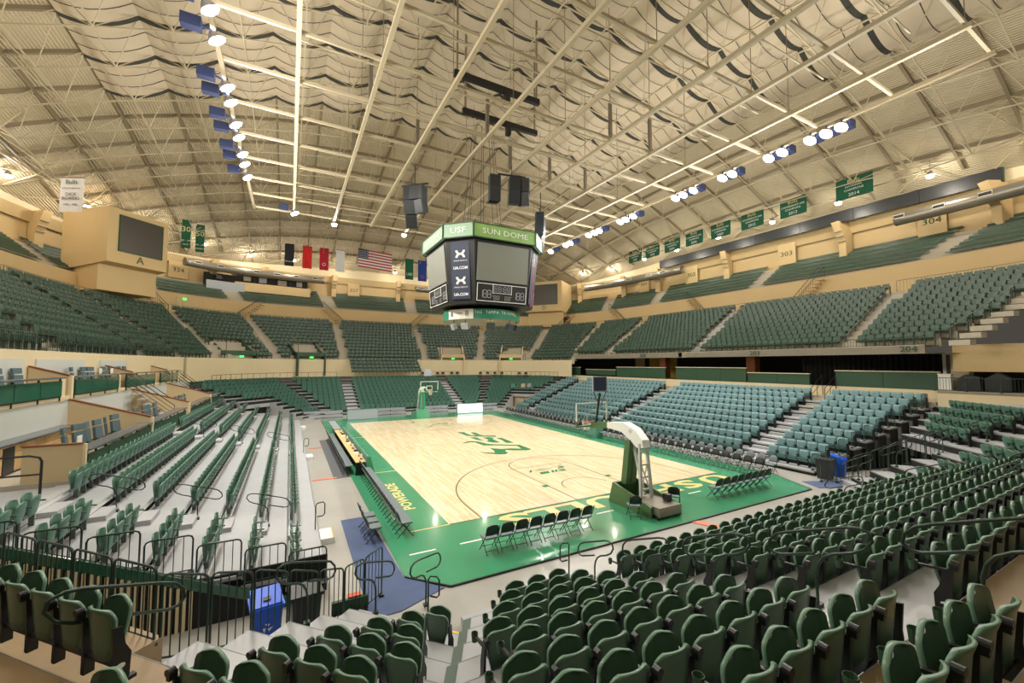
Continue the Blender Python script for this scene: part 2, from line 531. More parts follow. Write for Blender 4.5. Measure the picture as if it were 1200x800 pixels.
# ================================================================== LOWER STANDS
PHI = math.radians(-47)
UC = Vector((math.cos(PHI), math.sin(PHI)))          # along a corner row
NC = Vector((-math.sin(PHI), math.cos(PHI)))         # corner rows face this way
Z_ROW = lambda n: .4 + .335 * (n - 1)
YB = lambda n: -6.75 - .825 * (n - 1)                # back line of the end rows
CB = lambda n: -12.21 - .825 * (n - 1)               # back line of the corner rows
def M2(p, mx, my):
    return (-p[0] if mx else p[0], 28.6 - p[1] if my else p[1])
def MR(rz, mx, my):
    dx, dy = -math.sin(rz), math.cos(rz)
    if mx: dx = -dx
    if my: dy = -dy
    return rz_of(dx, dy)
def isect(p, d, q, e):
    """2-D intersection of p+s*d and q+t*e"""
    den = d[0] * e[1] - d[1] * e[0]
    s = ((q[0] - p[0]) * e[1] - (q[1] - p[1]) * e[0]) / den
    return (p[0] + d[0] * s, p[1] + d[1] * s)
AIS0, AISD = (-9.75, -6.75), (-.42, -.825)           # centre line of the slanted corner aisle
def corner_pt(a, c):
    return (UC.x * a + NC.x * c, UC.y * a + NC.y * c)
def stand(name, label, my, nrows, brown_from, corners):
    root = MB()
    x0 = isect(AIS0, AISD, (0, -5.95), (1, 0))[0]
    root.prism([M2(p, 0, my) for p in ((x0, -5.55), (-x0, -5.55), (-x0, -5.95), (x0, -5.95))], 0, .2)
    ro = tag(root.build(name, 'tread'), label, kind='structure')
    for n in range(1, nrows + 1):
        mm = 'brown' if n >= brown_from else 'tread'
        yf = YB(n) + .72; yr = YB(n) - .105
        if n == nrows: yr -= 1.2
        xf = isect(AIS0, AISD, (0, yf), (1, 0))[0]; xr = isect(AIS0, AISD, (0, yr), (1, 0))[0]
        t = MB()
        t.prism([M2(p, 0, my) for p in ((xf, yf), (-xf, yf), (-xr, yr), (xr, yr))], 0 if n < 3 else Z_ROW(n) - .7, Z_ROW(n))
        t.build('tread', mm, ro)
        e = MB(); e.prism([M2(p, 0, my) for p in ((xf, yf + .008), (-xf, yf + .008), (-xf, yf), (xf, yf))], Z_ROW(n) - .32, Z_ROW(n) - .06); e.build('riser', 'dark_gap', ro)
        e = MB()      # aluminium nosing
        e.prism([M2(p, 0, my) for p in ((xf, yf + .012), (-xf, yf + .012), (-xf, yf), (xf, yf))], Z_ROW(n) - .05, Z_ROW(n) + .004)
        e.build('nosing', 'riser', ro)
        for mx in corners:
            cf = CB(n) + .72; cr = CB(n) - .105
            if n == nrows: cr -= 1.2
            al = -4.66 if n < 6 else max(-11.5, (5.2 + .682 * cr) / .731)
            q = [corner_pt(al, cf), isect(corner_pt(0, cf), UC, AIS0, AISD), isect(corner_pt(0, cr), UC, AIS0, AISD), corner_pt(al, cr)]
            t = MB(); t.prism([M2(p, mx, my) for p in q], 0 if n < 6 else Z_ROW(n) - .7, Z_ROW(n))
            t.build('tread', 'brown' if n >= 6 and not my and not mx else 'tread', ro)
            e = MB(); q = [corner_pt(al, cf + .008), isect(corner_pt(0, cf + .008), UC, AIS0, AISD), isect(corner_pt(0, cf), UC, AIS0, AISD), corner_pt(al, cf)]
            e.prism([M2(p, mx, my) for p in q], Z_ROW(n) - .32, Z_ROW(n) - .06); e.build('riser', 'dark_gap', ro)
            e = MB()
            q = [corner_pt(al, cf + .012), isect(corner_pt(0, cf + .012), UC, AIS0, AISD), isect(corner_pt(0, cf), UC, AIS0, AISD), corner_pt(al, cf)]
            e.prism([M2(p, mx, my) for p in q], Z_ROW(n) - .05, Z_ROW(n) + .004)
            e.build('nosing', 'riser', ro)
        # half steps in the aisles
        if n < nrows:
            for mx in (0, 1):
                h = MB(); h.prism([M2(p, mx, my) for p in ((-7.0, yr + .02), (-5.85, yr + .02), (-5.85, yr + .32), (-7.0, yr + .32))], Z_ROW(n), Z_ROW(n) + .168)
                h.build('half_step', mm, ro)
    for mx in corners:   # dark joint strip down the slanted aisle, stepping with the rows
        for n in range(1, nrows):
            p = (AIS0[0] + AISD[0] * (n - 1 - .87), AIS0[1] + AISD[1] * (n - 1 - .87)); q = (p[0] + AISD[0] * .99, p[1] + AISD[1] * .99)
            k = MB(); k.prism([M2(v, mx, my) for v in ((p[0] - .09, p[1]), (p[0] + .09, p[1]), (q[0] + .09, q[1]), (q[0] - .09, q[1]))], Z_ROW(n) - .3, Z_ROW(n) + .012)
            k.build('joint_strip', 'rail_grey', ro)
    return ro
near_stand = stand('floor_near_terrace', 'grey and brown stepped terrace at the near baseline', 0, 11, 9, (0, 1))
far_stand = stand('floor_far_terrace', 'grey stepped terrace at the far baseline', 1, 10, 99, (0, 1))
# yellow and black tape on the edge of the brown floor
tp = MB()
for i in range(10):
    tp.mi = i % 2
    x = -6.95 + i * .13
    tp.face((x, YB(9) + .73, Z_ROW(9) + .003), (x + .13, YB(9) + .73, Z_ROW(9) + .003), (x + .13, YB(9) + .63, Z_ROW(9) + .003), (x, YB(9) + .63, Z_ROW(9) + .003))
tp.build('hazard_tape', ['yellow', 'black'], near_stand)
tp = MB()
for i in range(14):
    tp.mi = i % 2
    p = corner_pt(-2.6 + i * .17, CB(1) + 1.08); q = corner_pt(-2.6 + (i + 1) * .17, CB(1) + 1.08); r_ = corner_pt(-2.6 + (i + 1) * .17, CB(1) + 1.0); s_ = corner_pt(-2.6 + i * .17, CB(1) + 1.0)
    tp.face((*p, .205), (*q, .205), (*r_, .205), (*s_, .205))
tp.build('hazard_tape', ['yellow', 'white'], near_stand)
for mx in (0, 1):
    for my in (0, 1):
        st = MB(); st.prism([M2(p, mx, my) for p in (corner_pt(-4.66, CB(1) + 1.08), isect(corner_pt(0, CB(1) + 1.08), UC, AIS0, AISD), isect(corner_pt(0, CB(1) + .72), UC, AIS0, AISD), corner_pt(-4.66, CB(1) + .72))], 0, .2)
        st.build('first_step', 'tread', far_stand if my else near_stand)

# ---- retractable bleacher along the sideline with the scorers table
BE = lambda n: -11.9 - .93 * (n - 1)                 # deck edges
BZ = lambda n: .35 + .27 * (n - 1)
B_AISLES = (.9, 14.2, 27.6)
bl = MB(); bl.prism([(-11.95, -2.65), (-19, -2.65), (-19, 31.2), (-11.95, 31.2)], .0, .04)
bleacher = tag(bl.build('floor_side_bleacher', 'dark_gap'), 'pale grey retractable bleacher decks stepping up from the court', kind='structure')
for n in range(1, 9):
    x0, x1 = BE(n), BE(n + 1) if n < 8 else BE(8) - .5
    t = MB(); t.box(((x0 + x1) / 2, 14.25, BZ(n) - .04), (x0 - x1 + .02, 33.9, .08)); t.build('tread', 'tread', bleacher)
    t = MB(); t.box((x0 + .005, 14.25, BZ(n) - .06), (.02, 33.9, .12)); t.build('nosing', 'white', bleacher)
    t = MB(); t.box((x0 - .12, 14.25, BZ(n) - .22), (.03, 33.8, .3)); t.build('riser', 'dark_gap', bleacher)
    if n < 8:
        for y in B_AISLES:
            t = MB(); t.box((x1 + .2, y, BZ(n) + .067), (.38, .95, .135)); t.build('half_step', 'tread', bleacher)
for y in B_AISLES:
    t = MB(); t.box((-11.68, y, .09), (.45, .95, .18)); t.build('first_step', 'white', bleacher)
    t = MB(); t.box((-11.47, y, .17), (.03, .95, .03)); t.build('step_edge', 'yellow', bleacher)
sk = MB(); sk.box((-15.4, -2.6, .5), (7, .05, .9)); sk.build('understage_curtain', 'dark_gap', bleacher)

# ---- padded stand along the other sideline
RX = lambda n: 12.3 + .98 * (n - 1)
RZ = lambda n: .25 + .335 * (n - 1)
R_AIS = [(-.05 + .06 * n, 1.75) for n in range(11)]
def r_aisle(k, n):
    """aisle k at row n: (y0, y1)"""
    if k == 0: return (-.05 + .055 * n, 1.62 + .02 * n)
    if k == 1: return (13.3 + .05 * n, 14.7 + .06 * n)
    return (26.6 + .18 * n, 27.9 + .2 * n)
rs = MB(); rs.prism([(11.95, -2.7), (22.6, -4.9), (22.6, 33.4), (11.95, 31.4)], 0, .03)
rstand = tag(rs.build('floor_padded_terrace', 'dark_gap'), 'pale stepped decks under the teal padded seats', kind='structure')
for n in range(1, 11):
    x0, x1 = RX(n) - .62, RX(n) + .36
    ya = -2.75 - .2 * (n - 1)
    t = MB(); t.prism([(x0, ya), (x1, ya), (x1, 31.3 + .2 * n), (x0, 31.3 + .2 * n)], RZ(n) - .1, RZ(n)); t.build('tread', 'tread', rstand)
    t = MB(); t.prism([(x0 + .02, ya + .05), (x0 + .06, ya + .05), (x0 + .06, 31.3 + .2 * n), (x0 + .02, 31.3 + .2 * n)], RZ(n) - .34, RZ(n) - .1); t.build('riser', 'dark_gap', rstand)
    t = MB(); t.prism([(x0, ya), (x1, ya), (x1, ya + .04), (x0, ya + .04)], 0, RZ(n) - .1); t.build('end_panel', 'dark_gap', rstand)
    for k in range(3):
        y0, y1 = r_aisle(k, n)
        t = MB(); t.prism([(x1 - .3, y0 + .1), (x1, y0 + .1), (x1, y1 - .1), (x1 - .3, y1 - .1)], RZ(n), RZ(n) + .165); t.build('half_step', 'stair' if n > 7 else 'tread', rstand)
t = MB(); t.prism([(RX(10) + .36, -4.8), (23.0, -4.8), (23.0, 33.4), (RX(10) + .36, 33.4)], 3.3, 3.62); t.build('walkway', 'stair', rstand)

t = MB(); t.prism([corner_pt(-4.7, -15.25), corner_pt(-9.2, -15.25), corner_pt(-9.2, -15.65), corner_pt(-4.7, -15.65)], 1.6, Z_ROW(6)); t.build('landing_edge', 'brown', near_stand)
# ================================================================== SEATS
def shell(mb, w_of, z_of, y_of, nu=6, nv=5, th=.022, rim_mi=1, vs=None, front_mi=0):
    """curved plate with a rim; u across -1..1, v up 0..1"""
    if vs: nv = len(vs) - 1
    P = [[None] * (nu + 1) for _ in range(nv + 1)]
    for r in range(nv + 1):
        v = vs[r] if vs else r / nv
        for c in range(nu + 1):
            u = -1 + 2 * c / nu
            P[r][c] = Vector((w_of(v) * u, y_of(u, v), z_of(u, v)))
    i0 = len(mb.v); C = nu + 1
    for off in (0, th):
        for row in P:
            for p in row: mb.v.append((p.x, p.y + off, p.z))
    N = (nv + 1) * C
    for r in range(nv):
        for c in range(nu):
            a = i0 + r * C + c
            mb.f.append((a, a + 1, a + C + 1, a + C)); mb.m.append(0)
            mb.f.append((a + N, a + C + N, a + C + 1 + N, a + 1 + N)); mb.m.append(front_mi)
    bd = [(0, c) for c in range(nu)] + [(r, nu) for r in range(nv)] + [(nv, c) for c in range(nu, 0, -1)] + [(r, 0) for r in range(nv, 0, -1)]
    for k in range(len(bd)):
        a = i0 + bd[k][0] * C + bd[k][1]; b_ = bd[(k + 1) % len(bd)]; b = i0 + b_[0] * C + b_[1]
        mb.f.append((a, a + N, b + N, b)); mb.m.append(rim_mi)
VS = [0, .2, .42, .64, .82, .91, .976, 1.0]
def prof(v, T):
    for (a, wa), (b, wb) in zip(T, T[1:]):
        if v <= b: return wa + (wb - wa) * (v - a) / (b - a)
    return T[-1][1]
def back_w(v): return prof(v, [(0, .15), (.2, .178), (.42, .208), (.64, .232), (.82, .242), (.91, .228), (.976, .19), (1.0, .145)])
def seat_back(th=.03, nu=6, nv=6):
    b = MB()
    shell(b, back_w, lambda u, v: .22 + v * .575 + .016 * (1 - u * u) * v ** 4, lambda u, v: .0 - .05 * v + .055 * u * u * (.4 + .6 * v) - .03 * max(0, v - .8) / .2, nu, nv, th, 1, VS)
    return b
def pan_w(v): return prof(v, [(0, .17), (.2, .21), (.42, .222), (.64, .226), (.82, .224), (.91, .208), (.976, .165), (1.0, .115)])
def seat_pan(nu=6, nv=5, front=0):
    b = MB()
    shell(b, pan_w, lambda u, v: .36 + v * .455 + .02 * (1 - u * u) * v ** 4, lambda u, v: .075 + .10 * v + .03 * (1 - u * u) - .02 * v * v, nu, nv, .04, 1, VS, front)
    return b
def seat_standard():
    b = MB()
    b.extrude([(-.292, -.0, .16), (-.292, .1, .16), (-.292, .10, .40), (-.292, .05, .62), (-.292, -.03, .64), (-.292, -.01, .34)], (.034, 0, 0))
    b.box((-.275, .05, .1), (.06, .1, .2)); b.box((0, .05, .2), (.56, .05, .05))
    b.box((-.275, -.04, .68), (.05, .08, .08))
    b.tube([(-.275, -.09, .72), (-.275, -.02, .72)], .04, 10)
    return b
def seat_arm():
    b = MB(); b.extrude([(-.295, -.02, .64), (-.295, .30, .60), (-.295, .30, .575), (-.295, .04, .60)], (.04, 0, 0)); return b
def seat_cup():
    b = MB()
    b.lathe([(.034, .50), (.045, .62), (.05, .622), (.05, .605), (.04, .5), (.034, .5)], 10, (-.275, .345, 0)); return b
def seat_endpanel():
    b = MB()
    b.extrude([(.265, -.05, .04), (.265, .14, .04), (.265, .15, .30), (.265, .09, .42), (.265, .06, .62), (.265, -.04, .64), (.265, -.02, .36)], (.03, 0, 0))
    b.box((.28, .05, .02), (.07, .3, .04))
    b.mi = 1
    b.extrude([(.296, .05 + .045 * math.cos(a), .2 + .03 * math.sin(a)) for a in [i * PI / 5 for i in range(10)]], (.004, 0, 0))
    return b

def make_stadium_seat(name, mats, kind):
    t = thing(name, 'seat', 'seat')
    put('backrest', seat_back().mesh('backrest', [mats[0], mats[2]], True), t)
    put('seat', seat_pan(front=2).mesh('seat', [mats[1], mats[2], 'seat_lit'], True), t)  # pan front painted in the lighter, lit tone
    put('standard', seat_standard().mesh('standard', 'black'), t)
    a = put('armrest', seat_arm().mesh('armrest', 'black'), t)
    if kind == 'full':
        put('cup_holder', seat_cup().mesh('cup_holder', mats[1]), a)
    register(t)
    return t
ENDPANEL = seat_endpanel().mesh('aisle_panel', ['black', 'white'])

def visible(p, margin=40):
    d = Vector(p) - CAM
    zc = d.dot(fw)
    if zc < .3: return None
    x = 600 + FPX * d.dot(r2) / zc; y = 400 - FPX * d.dot(u2) / zc
    if -margin < x < 1200 + margin and -margin < y < 800 + margin:
        return zc
    return None

def tmpl(parts):
    """[(MB, material)] -> numpy template"""
    V, F, I = [], [], []
    for k, mb in enumerate(parts):
        o = len(V); V += mb.v; F += [tuple(i + o for i in f) for f in mb.f]; I += [k] * len(mb.f)
    return np.array(V, float), F, I
def merge(name, template, mats, spots):
    V, F, I = template
    n = len(V); vs, fs = [], []
    for k, (x, y, z, rz) in enumerate(spots):
        c, s = math.cos(rz), math.sin(rz)
        vs.append(np.c_[V[:, 0] * c - V[:, 1] * s + x, V[:, 0] * s + V[:, 1] * c + y, V[:, 2] + z])
        o = k * n
        fs.extend([tuple(i + o for i in f) for f in F])
    me = bpy.data.meshes.new(name)
    me.from_pydata(np.concatenate(vs), [], fs)
    for m_ in mats: me.materials.append(M[m_])
    me.polygons.foreach_set('material_index', I * len(spots))
    me.update()
    return put(name, me)
def low_seat():
    W1 = lambda v: (.25 if .2 < v < .95 else .2)
    b = MB(); shell(b, W1, lambda u, v: .24 + v * .52, lambda u, v: -.05 * v + .05 * u * u, 2, 3, .03, 0, [0, .3, .85, 1])
    p = MB(); shell(p, W1, lambda u, v: .36 + v * .46, lambda u, v: .10 + .10 * v, 2, 2, .035, 0, [0, .3, .85, 1])
    s = MB(); s.box((-.275, .03, .33), (.05, .1, .66)); s.box((-.275, .12, .62), (.05, .34, .04))
    return tmpl([b, p, s])

# ---- end terraces: collect every seat
def end_rows(my, nrows):
    out = []
    for n in range(1, nrows + 1):
        z = Z_ROW(n); y = YB(n)
        for mx in (0, 1):      # narrow block next to the slanted aisle
            xl = -9.05 - .40 * (n - 1); k = int((-7.15 - xl) / .55 + .4)
            for i in range(k):
                p = M2((-7.15 - .275 - .55 * i, y), mx, my)
                out.append((p[0], p[1], z, MR(0, mx, my), ('narrow', mx, n, i + 1, i == 0 and 1 or 0)))
        for i in range(20):
            p = M2((-5.7 + .285 + .57 * i, y), 0, my)
            out.append((p[0], p[1], z, MR(0, 0, my), ('wide', 0, n, i + 1, i in (0, 19))))
        for mx in (0, 1):
            cnt = [0, 1, 1, 2, 3, 3, 4, 4, 5, 5, 6, 6][n]
            tl = Vector((-10.53 - .66 * (n - 1), -6.62 - .49 * (n - 1)))
            if my: tl -= UC * 1.65; cnt += 3
            for i in range(cnt):
                q = tl + UC * (.275 + .55 * i)
                p = M2(q, mx, my)
                out.append((p[0], p[1], z, MR(PHI, mx, my), ('corner', mx, n, cnt - i, i == cnt - 1)))
            if n >= 6 and (mx or my):
                for i in range(9 if n < 8 else 12):
                    q = corner_pt(-4.95 - .55 * i, CB(n))
                    if q[1] > -5.6: continue
                    p = M2(q, mx, my)
                    out.append((p[0], p[1], z, MR(PHI, mx, my), ('bridge', mx, n, i + 1, i == 0)))
    return out
SEATS = end_rows(0, 9)
for i in range(6):             # short row behind the open passage, beside the camera
    q = corner_pt(-4.06 - .56 * i, -16.3)
    SEATS.append((q[0], q[1], 2.36, PHI, ('passage', 0, 6, i + 1, i == 0)))
ranked = []
for s in SEATS:
    d = visible((s[0], s[1], s[2] + .6))
    if d: ranked.append((d, s))
ranked.sort(key=lambda r: r[0])
BLOCK = {('narrow', 0): ('straight aisle', 'narrow block by slanted aisle'), ('narrow', 1): ('straight aisle', 'narrow block on bins side'),
         ('wide', 0): ('straight aisle', 'wide block behind basket'), ('corner', 0): ('slanted aisle', 'corner block by open railing'),
         ('corner', 1): ('slanted aisle', 'corner block on bins side'), ('bridge', 1): ('bins passage', 'corner bridge block'),
         ('bridge', 0): ('passage', 'corner bridge block'), ('passage', 0): ('its black end panel', 'short row behind the passage')}
seat0 = make_stadium_seat('stadium_chair', ('seat', 'seat_pan', 'rim'), 'full')
for k, (d, s) in enumerate(ranked[:300]):
    x, y, z, rz, (blk, mx, n, i, endp) = s
    ai, bl_ = BLOCK[(blk, mx)]
    if blk == 'passage':
        lab = f'green folded seat, {ORD[i]} from the black end panel, short row behind railed passage'
    else:
        lab = f'green folded seat, {ORD[i]} from {ai}, {ORD[n]} row, {bl_}'
    if k == 0:
        r = seat0; r.location = (x, y, z); r.rotation_euler = (0, 0, rz); r['label'] = lab
    else:
        r = dup(seat0, (x, y, z), rz, lab)
    r['group'] = 'folding seats at the near baseline'
    if endp:
        e = put('aisle_panel', ENDPANEL, r)
        if blk in ('wide', 'corner') and (blk == 'corner') == bool(mx): e.scale = (-1, 1, 1)
rest = [s[:4] for d, s in ranked[300:]]
FAR = end_rows(1, 10)
low = low_seat()
def mid_seat():
    return tmpl([seat_back(nu=4), seat_pan(nu=4), seat_standard()])
rest_far = [s[:4] for s in FAR if visible((s[0], s[1], s[2] + .6), 10)]
if rest:
    tag(merge('stadium_chair_mass', mid_seat(), ['seat', 'seat_pan', 'black'], rest), 'remaining dark green folded seats of the near baseline terrace', 'seat', kind='stuff')
tag(merge('far_terrace_chair_mass', low, ['seat_lit_back', 'seat_lit', 'black'], rest_far), 'dark green seats filling the far baseline terrace', 'seat', kind='stuff')

# ---- sideline bleacher seats
def rows_bleacher():
    out = []
    spans = [(-2.45, B_AISLES[0] - .95), (B_AISLES[0] + .85, B_AISLES[1] - .9), (B_AISLES[1] + .85, B_AISLES[2] - .9), (B_AISLES[2] + .85, 30.9)]
    for n in range(1, 8):
        for b, (y0, y1) in enumerate(spans):
            k = int((y1 - y0) / .5 + .01); st = (y1 - y0) / k
            for i in range(k):
                out.append((BE(n + 1) + .10, y0 + st * (i + .5), BZ(n), -PI / 2, (b, n, i + 1)))
    return out
BS = []
for s in rows_bleacher():
    d = visible((s[0], s[1], s[2] + .6), 20)
    if d: BS.append((d, s))
BS.sort(key=lambda r: r[0])
def make_bleacher_seat():
    t = thing('bleacher_chair', 'seat', 'seat')
    b = MB(); shell(b, lambda v: back_w(v) * .97, lambda u, v: .32 + v * .5 + .015 * (1 - u * u) * v ** 4, lambda u, v: -.04 * v + .035 * u * u, 5, 5, .028, 1, [0] + VS[2:])
    put('backrest', b.mesh('backrest', ['seat_lit_back', 'rim'], True), t)
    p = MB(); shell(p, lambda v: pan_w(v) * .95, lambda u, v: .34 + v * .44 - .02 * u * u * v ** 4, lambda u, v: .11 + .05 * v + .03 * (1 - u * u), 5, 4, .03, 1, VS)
    put('seat', p.mesh('seat', ['seat_lit', 'rim'], True), t)
    s = MB(); s.box((0, .06, .30), (.5, .05, .06)); s.box((-.24, .03, .17), (.04, .1, .34)); s.bar((-.24, -.02, .6), (-.24, .26, .58), .03, .03)
    put('bracket', s.mesh('bracket', 'rail_grey'), t)
    register(t)
    return t
bseat0 = make_bleacher_seat()
BBLK = ['block nearest the railing', 'second block from the railing', 'third block from the railing', 'farthest block']
for k, (d, s) in enumerate(BS[:300]):
    x, y, z, rz, (b, n, i) = s
    lab = f'green bleacher seat, {ORD[i]} along the {ORD[n]} row up, {BBLK[b]}'
    if k == 0:
        r = bseat0; r.location = (x, y, z); r.rotation_euler = (0, 0, rz); r['label'] = lab
    else:
        r = dup(bseat0, (x, y, z), rz, lab)
    r['group'] = 'bleacher seats behind the scorers table'
if len(BS) > 300:
    tag(merge('bleacher_chair_mass', low, ['seat_lit_back', 'seat_lit', 'rail_grey'], [s[:4] for d, s in BS[300:]]), 'remaining green seats at the far end of the sideline bleacher', 'seat', kind='stuff')

# ---- teal padded seats across the court
def make_padded():
    t = thing('padded_chair', 'seat', 'seat')
    b = MB()
    shell(b, lambda v: .245 - (.02 if v > .95 or v < .05 else 0), lambda u, v: .42 + v * .47, lambda u, v: -.02 - .07 * v + .02 * u * u, 4, 4, .08, 0)
    put('backrest', b.mesh('backrest', ['padded'], True), t)
    p = MB()
    p.extrude([(-.245, .05, .30), (-.245, .13, .26), (-.245, .26, .42), (-.245, .26, .52), (-.245, .06, .46)], (.49, 0, 0))
    put('seat', p.mesh('seat', 'padded_dark'), t)
    a = MB(); a.box((-.275, .06, .3), (.05, .2, .6)); a.box((-.275, .14, .61), (.055, .32, .04))
    put('armrest', a.mesh('armrest', 'black'), t)
    register(t)
    return t
PS = []
for n in range(1, 11):
    ya = -2.9 - .17 * (n - 1)
    spans = [(ya, r_aisle(0, n)[0]), (r_aisle(0, n)[1], r_aisle(1, n)[0]), (r_aisle(1, n)[1], r_aisle(2, n)[0]), (r_aisle(2, n)[1], 31.0 + .2 * n)]
    for b, (y0, y1) in enumerate(spans):
        k = int((y1 - y0) / .555 + .3)
        for i in range(k):
            yy = (y1 - .28 - .555 * i) if b == 0 else (y0 + .28 + .555 * i)
            s = (RX(n) + .12, yy, RZ(n), PI / 2, (b, n, i + 1))
            d = visible((s[0], s[1], s[2] + .6), 5)
            if d: PS.append((d, s))
PS.sort(key=lambda r: r[0])
pseat0 = make_padded()
PBLK = ['end block by the bins', 'second block from the bins', 'third block from the bins', 'last block before the far corner']
for k, (d, s) in enumerate(PS[:300]):
    x, y, z, rz, (b, n, i) = s
    lab = f'teal padded seat, {ORD[i]} from the aisle, {ORD[n]} row up, {PBLK[b]}'
    if k == 0:
        r = pseat0; r.location = (x, y, z); r.rotation_euler = (0, 0, rz); r['label'] = lab
    else:
        r = dup(pseat0, (x, y, z), rz, lab)
    r['group'] = 'teal padded seats across the court'
def low_padded():
    b = MB(); b.box((0, -.05, .66), (.49, .08, .46), 0, .12)
    p = MB(); p.box((0, .14, .40), (.49, .16, .22))
    s = MB(); s.box((-.275, .06, .3), (.05, .2, .6))
    return tmpl([b, p, s])
tag(merge('padded_chair_mass', low_padded(), ['padded', 'padded_dark', 'black'], [s[:4] for d, s in PS[300:]]), 'remaining teal padded seats of the stand across the court', 'seat', kind='stuff')
# ================================================================== UPPER BOWL
NEX = 3.3
def ring_pt(a, b, th):
    c, s = math.cos(th), math.sin(th)
    r = ((abs(c) / a) ** NEX + (abs(s) / b) ** NEX) ** (-1 / NEX)
    return Vector((r * c, CY + r * s))
def AB(k): return 22.6 + .7 * k, 30.8 + .7 * k
NROW = 12
def zrow(k, right):
    zf = 7.1 if right else 6.4
    return zf + (11.7 - zf) * k / (NROW - 1)
TH0, TH1 = math.radians(-42), math.radians(205)
NTH = 260
THS = [TH0 + (TH1 - TH0) * i / NTH for i in range(NTH + 1)]
TH_R = math.radians(38)           # suites under the bowl end here (across the court)
def is_right(th): return th < TH_R
def wall_strip(mb, a, b, z0, z1, ths, a2=None, b2=None):
    for i in range(len(ths) - 1):
        p, q = ring_pt(a, b, ths[i]), ring_pt(a, b, ths[i + 1])
        p2, q2 = (p, q) if a2 is None else (ring_pt(a2, b2, ths[i]), ring_pt(a2, b2, ths[i + 1]))
        mb.face((p.x, p.y, z0), (q.x, q.y, z0), (q2.x, q2.y, z1), (p2.x, p2.y, z1))
R_THS = [t for t in THS if t <= TH_R]; L_THS = [t for t in THS if t >= TH_R - .01]
base = MB(); wall_strip(base, *AB(-.2), 6.62, 7.12, R_THS)
wall_strip(base, *AB(-.2), 6.62, 6.62, R_THS, *AB(6))
bowl = tag(base.build('floor_upper_bowl', 'cream'), 'concrete upper bowl terraces curving round the arena', kind='structure')
for k in range(NROW):
    for ths, rflag in ((R_THS, True), (L_THS, False)):
        z = zrow(k, rflag)
        a0, b0 = AB(k - .2); a1, b1 = AB(k + .8)
        if k == NROW - 1: a1, b1 = AB(k + 4.2)
        t = MB()
        wall_strip(t, a0, b0, z, z, ths, a1, b1)
        wall_strip(t, a0, b0, z - .5, z, ths)
        t.build('tread', 'stair', bowl)
# front walls
t = MB(); wall_strip(t, *AB(-.22), 4.15, 6.42, [x for x in THS if TH_R < x < math.radians(141)]); tag(t.build('wall_far_front', 'cream'), 'cream wall under the front rail of the upper bowl', kind='structure')
t = MB(); wall_strip(t, *AB(-.22), 2.2, 6.42, [x for x in THS if x >= math.radians(139)]); tag(t.build('wall_side_front', 'cream'), 'cream wall behind the open suites', kind='structure')
# cross aisle floor at the far end
t = MB()
for i in range(len(THS) - 1):
    if math.radians(41) < THS[i] < math.radians(139):
        def inner(th):
            c, s = abs(math.cos(th)), math.sin(th)
            r = min((42.4 - CY) / s, 39.4 / (s + .857 * c))
            return Vector((r * math.cos(th), CY + r * s))
        p, q = ring_pt(*AB(0), THS[i]), ring_pt(*AB(0), THS[i + 1]); p2, q2 = inner(THS[i]), inner(THS[i + 1])
        t.face((p2.x, p2.y, 3.78), (q2.x, q2.y, 3.78), (q.x, q.y, 3.78), (p.x, p.y, 3.78))
t.build('cross_aisle', 'stair', bowl)

# aisles of the upper bowl: bottom and top points measured on the terraces
AISLES = [((22.6, -.35), (30.9, -.75)), ((22.6, 12.7), (30.8, 13.1)), ((22.4, 25.4), (30.6, 26.4)), ((21.7, 31.7), (29.8, 34.9)), ((18.6, 38.6), (26.1, 44.6)),
          ((13.0, 44.0), (16.9, 51.5)), ((4.8, 45.4), (5.0, 52.9)), ((-6.6, 45.3), (-7.1, 53.2)), ((-14.6, 43.8), (-18.5, 51.0)), ((-19.9, 38.0), (-26.0, 45.6)),
          ((-21.7, 31.7), (-29.6, 35.2)), ((-22.5, 25.0), (-30.6, 26.4)), ((-22.6, 12.7), (-30.8, 13.1)), ((20.2, -6.2), (28.8, -9.4))]
VOMS = [((-10.6, 44.3), 2.2), ((9.0, 44.9), 2.2), ((17.0, 41.0), 2.2), ((-17.9, 40.9), 2.2)]       # doors in the front rows
def seg_d(p, a, b):
    ax, ay = a; bx, by = b
    t_ = max(-.1, min(1.1, ((p[0] - ax) * (bx - ax) + (p[1] - ay) * (by - ay)) / ((bx - ax) ** 2 + (by - ay) ** 2)))
    return math.hypot(p[0] - ax - t_ * (bx - ax), p[1] - ay - t_ * (by - ay))
UP = []
for k in range(NROW):
    a, b = AB(k + .42)
    pts = [ring_pt(a, b, TH0 + (TH1 - TH0) * i / 2400) for i in range(2401)]
    acc = 0; nxt = .2
    for i in range(1, 2401):
        seg = (pts[i] - pts[i - 1]).length; acc += seg
        if acc < nxt: continue
        nxt += .54
        p = pts[i]
        if any(seg_d(p, *al) < .62 for al in AISLES): continue
        if k < 4 and any(math.hypot(p.x - v[0][0], p.y - v[0][1]) < v[1] + .25 * k for v in VOMS): continue
        tdir = (pts[i] - pts[i - 1]).normalized()
        inw = Vector((-tdir.y, tdir.x))
        if inw.dot(Vector((0, CY)) - p) < 0: inw = -inw
        th = TH0 + (TH1 - TH0) * i / 2400
        UP.append((p.x, p.y, zrow(k, is_right(th)), rz_of(inw.x, inw.y), (k, th)))
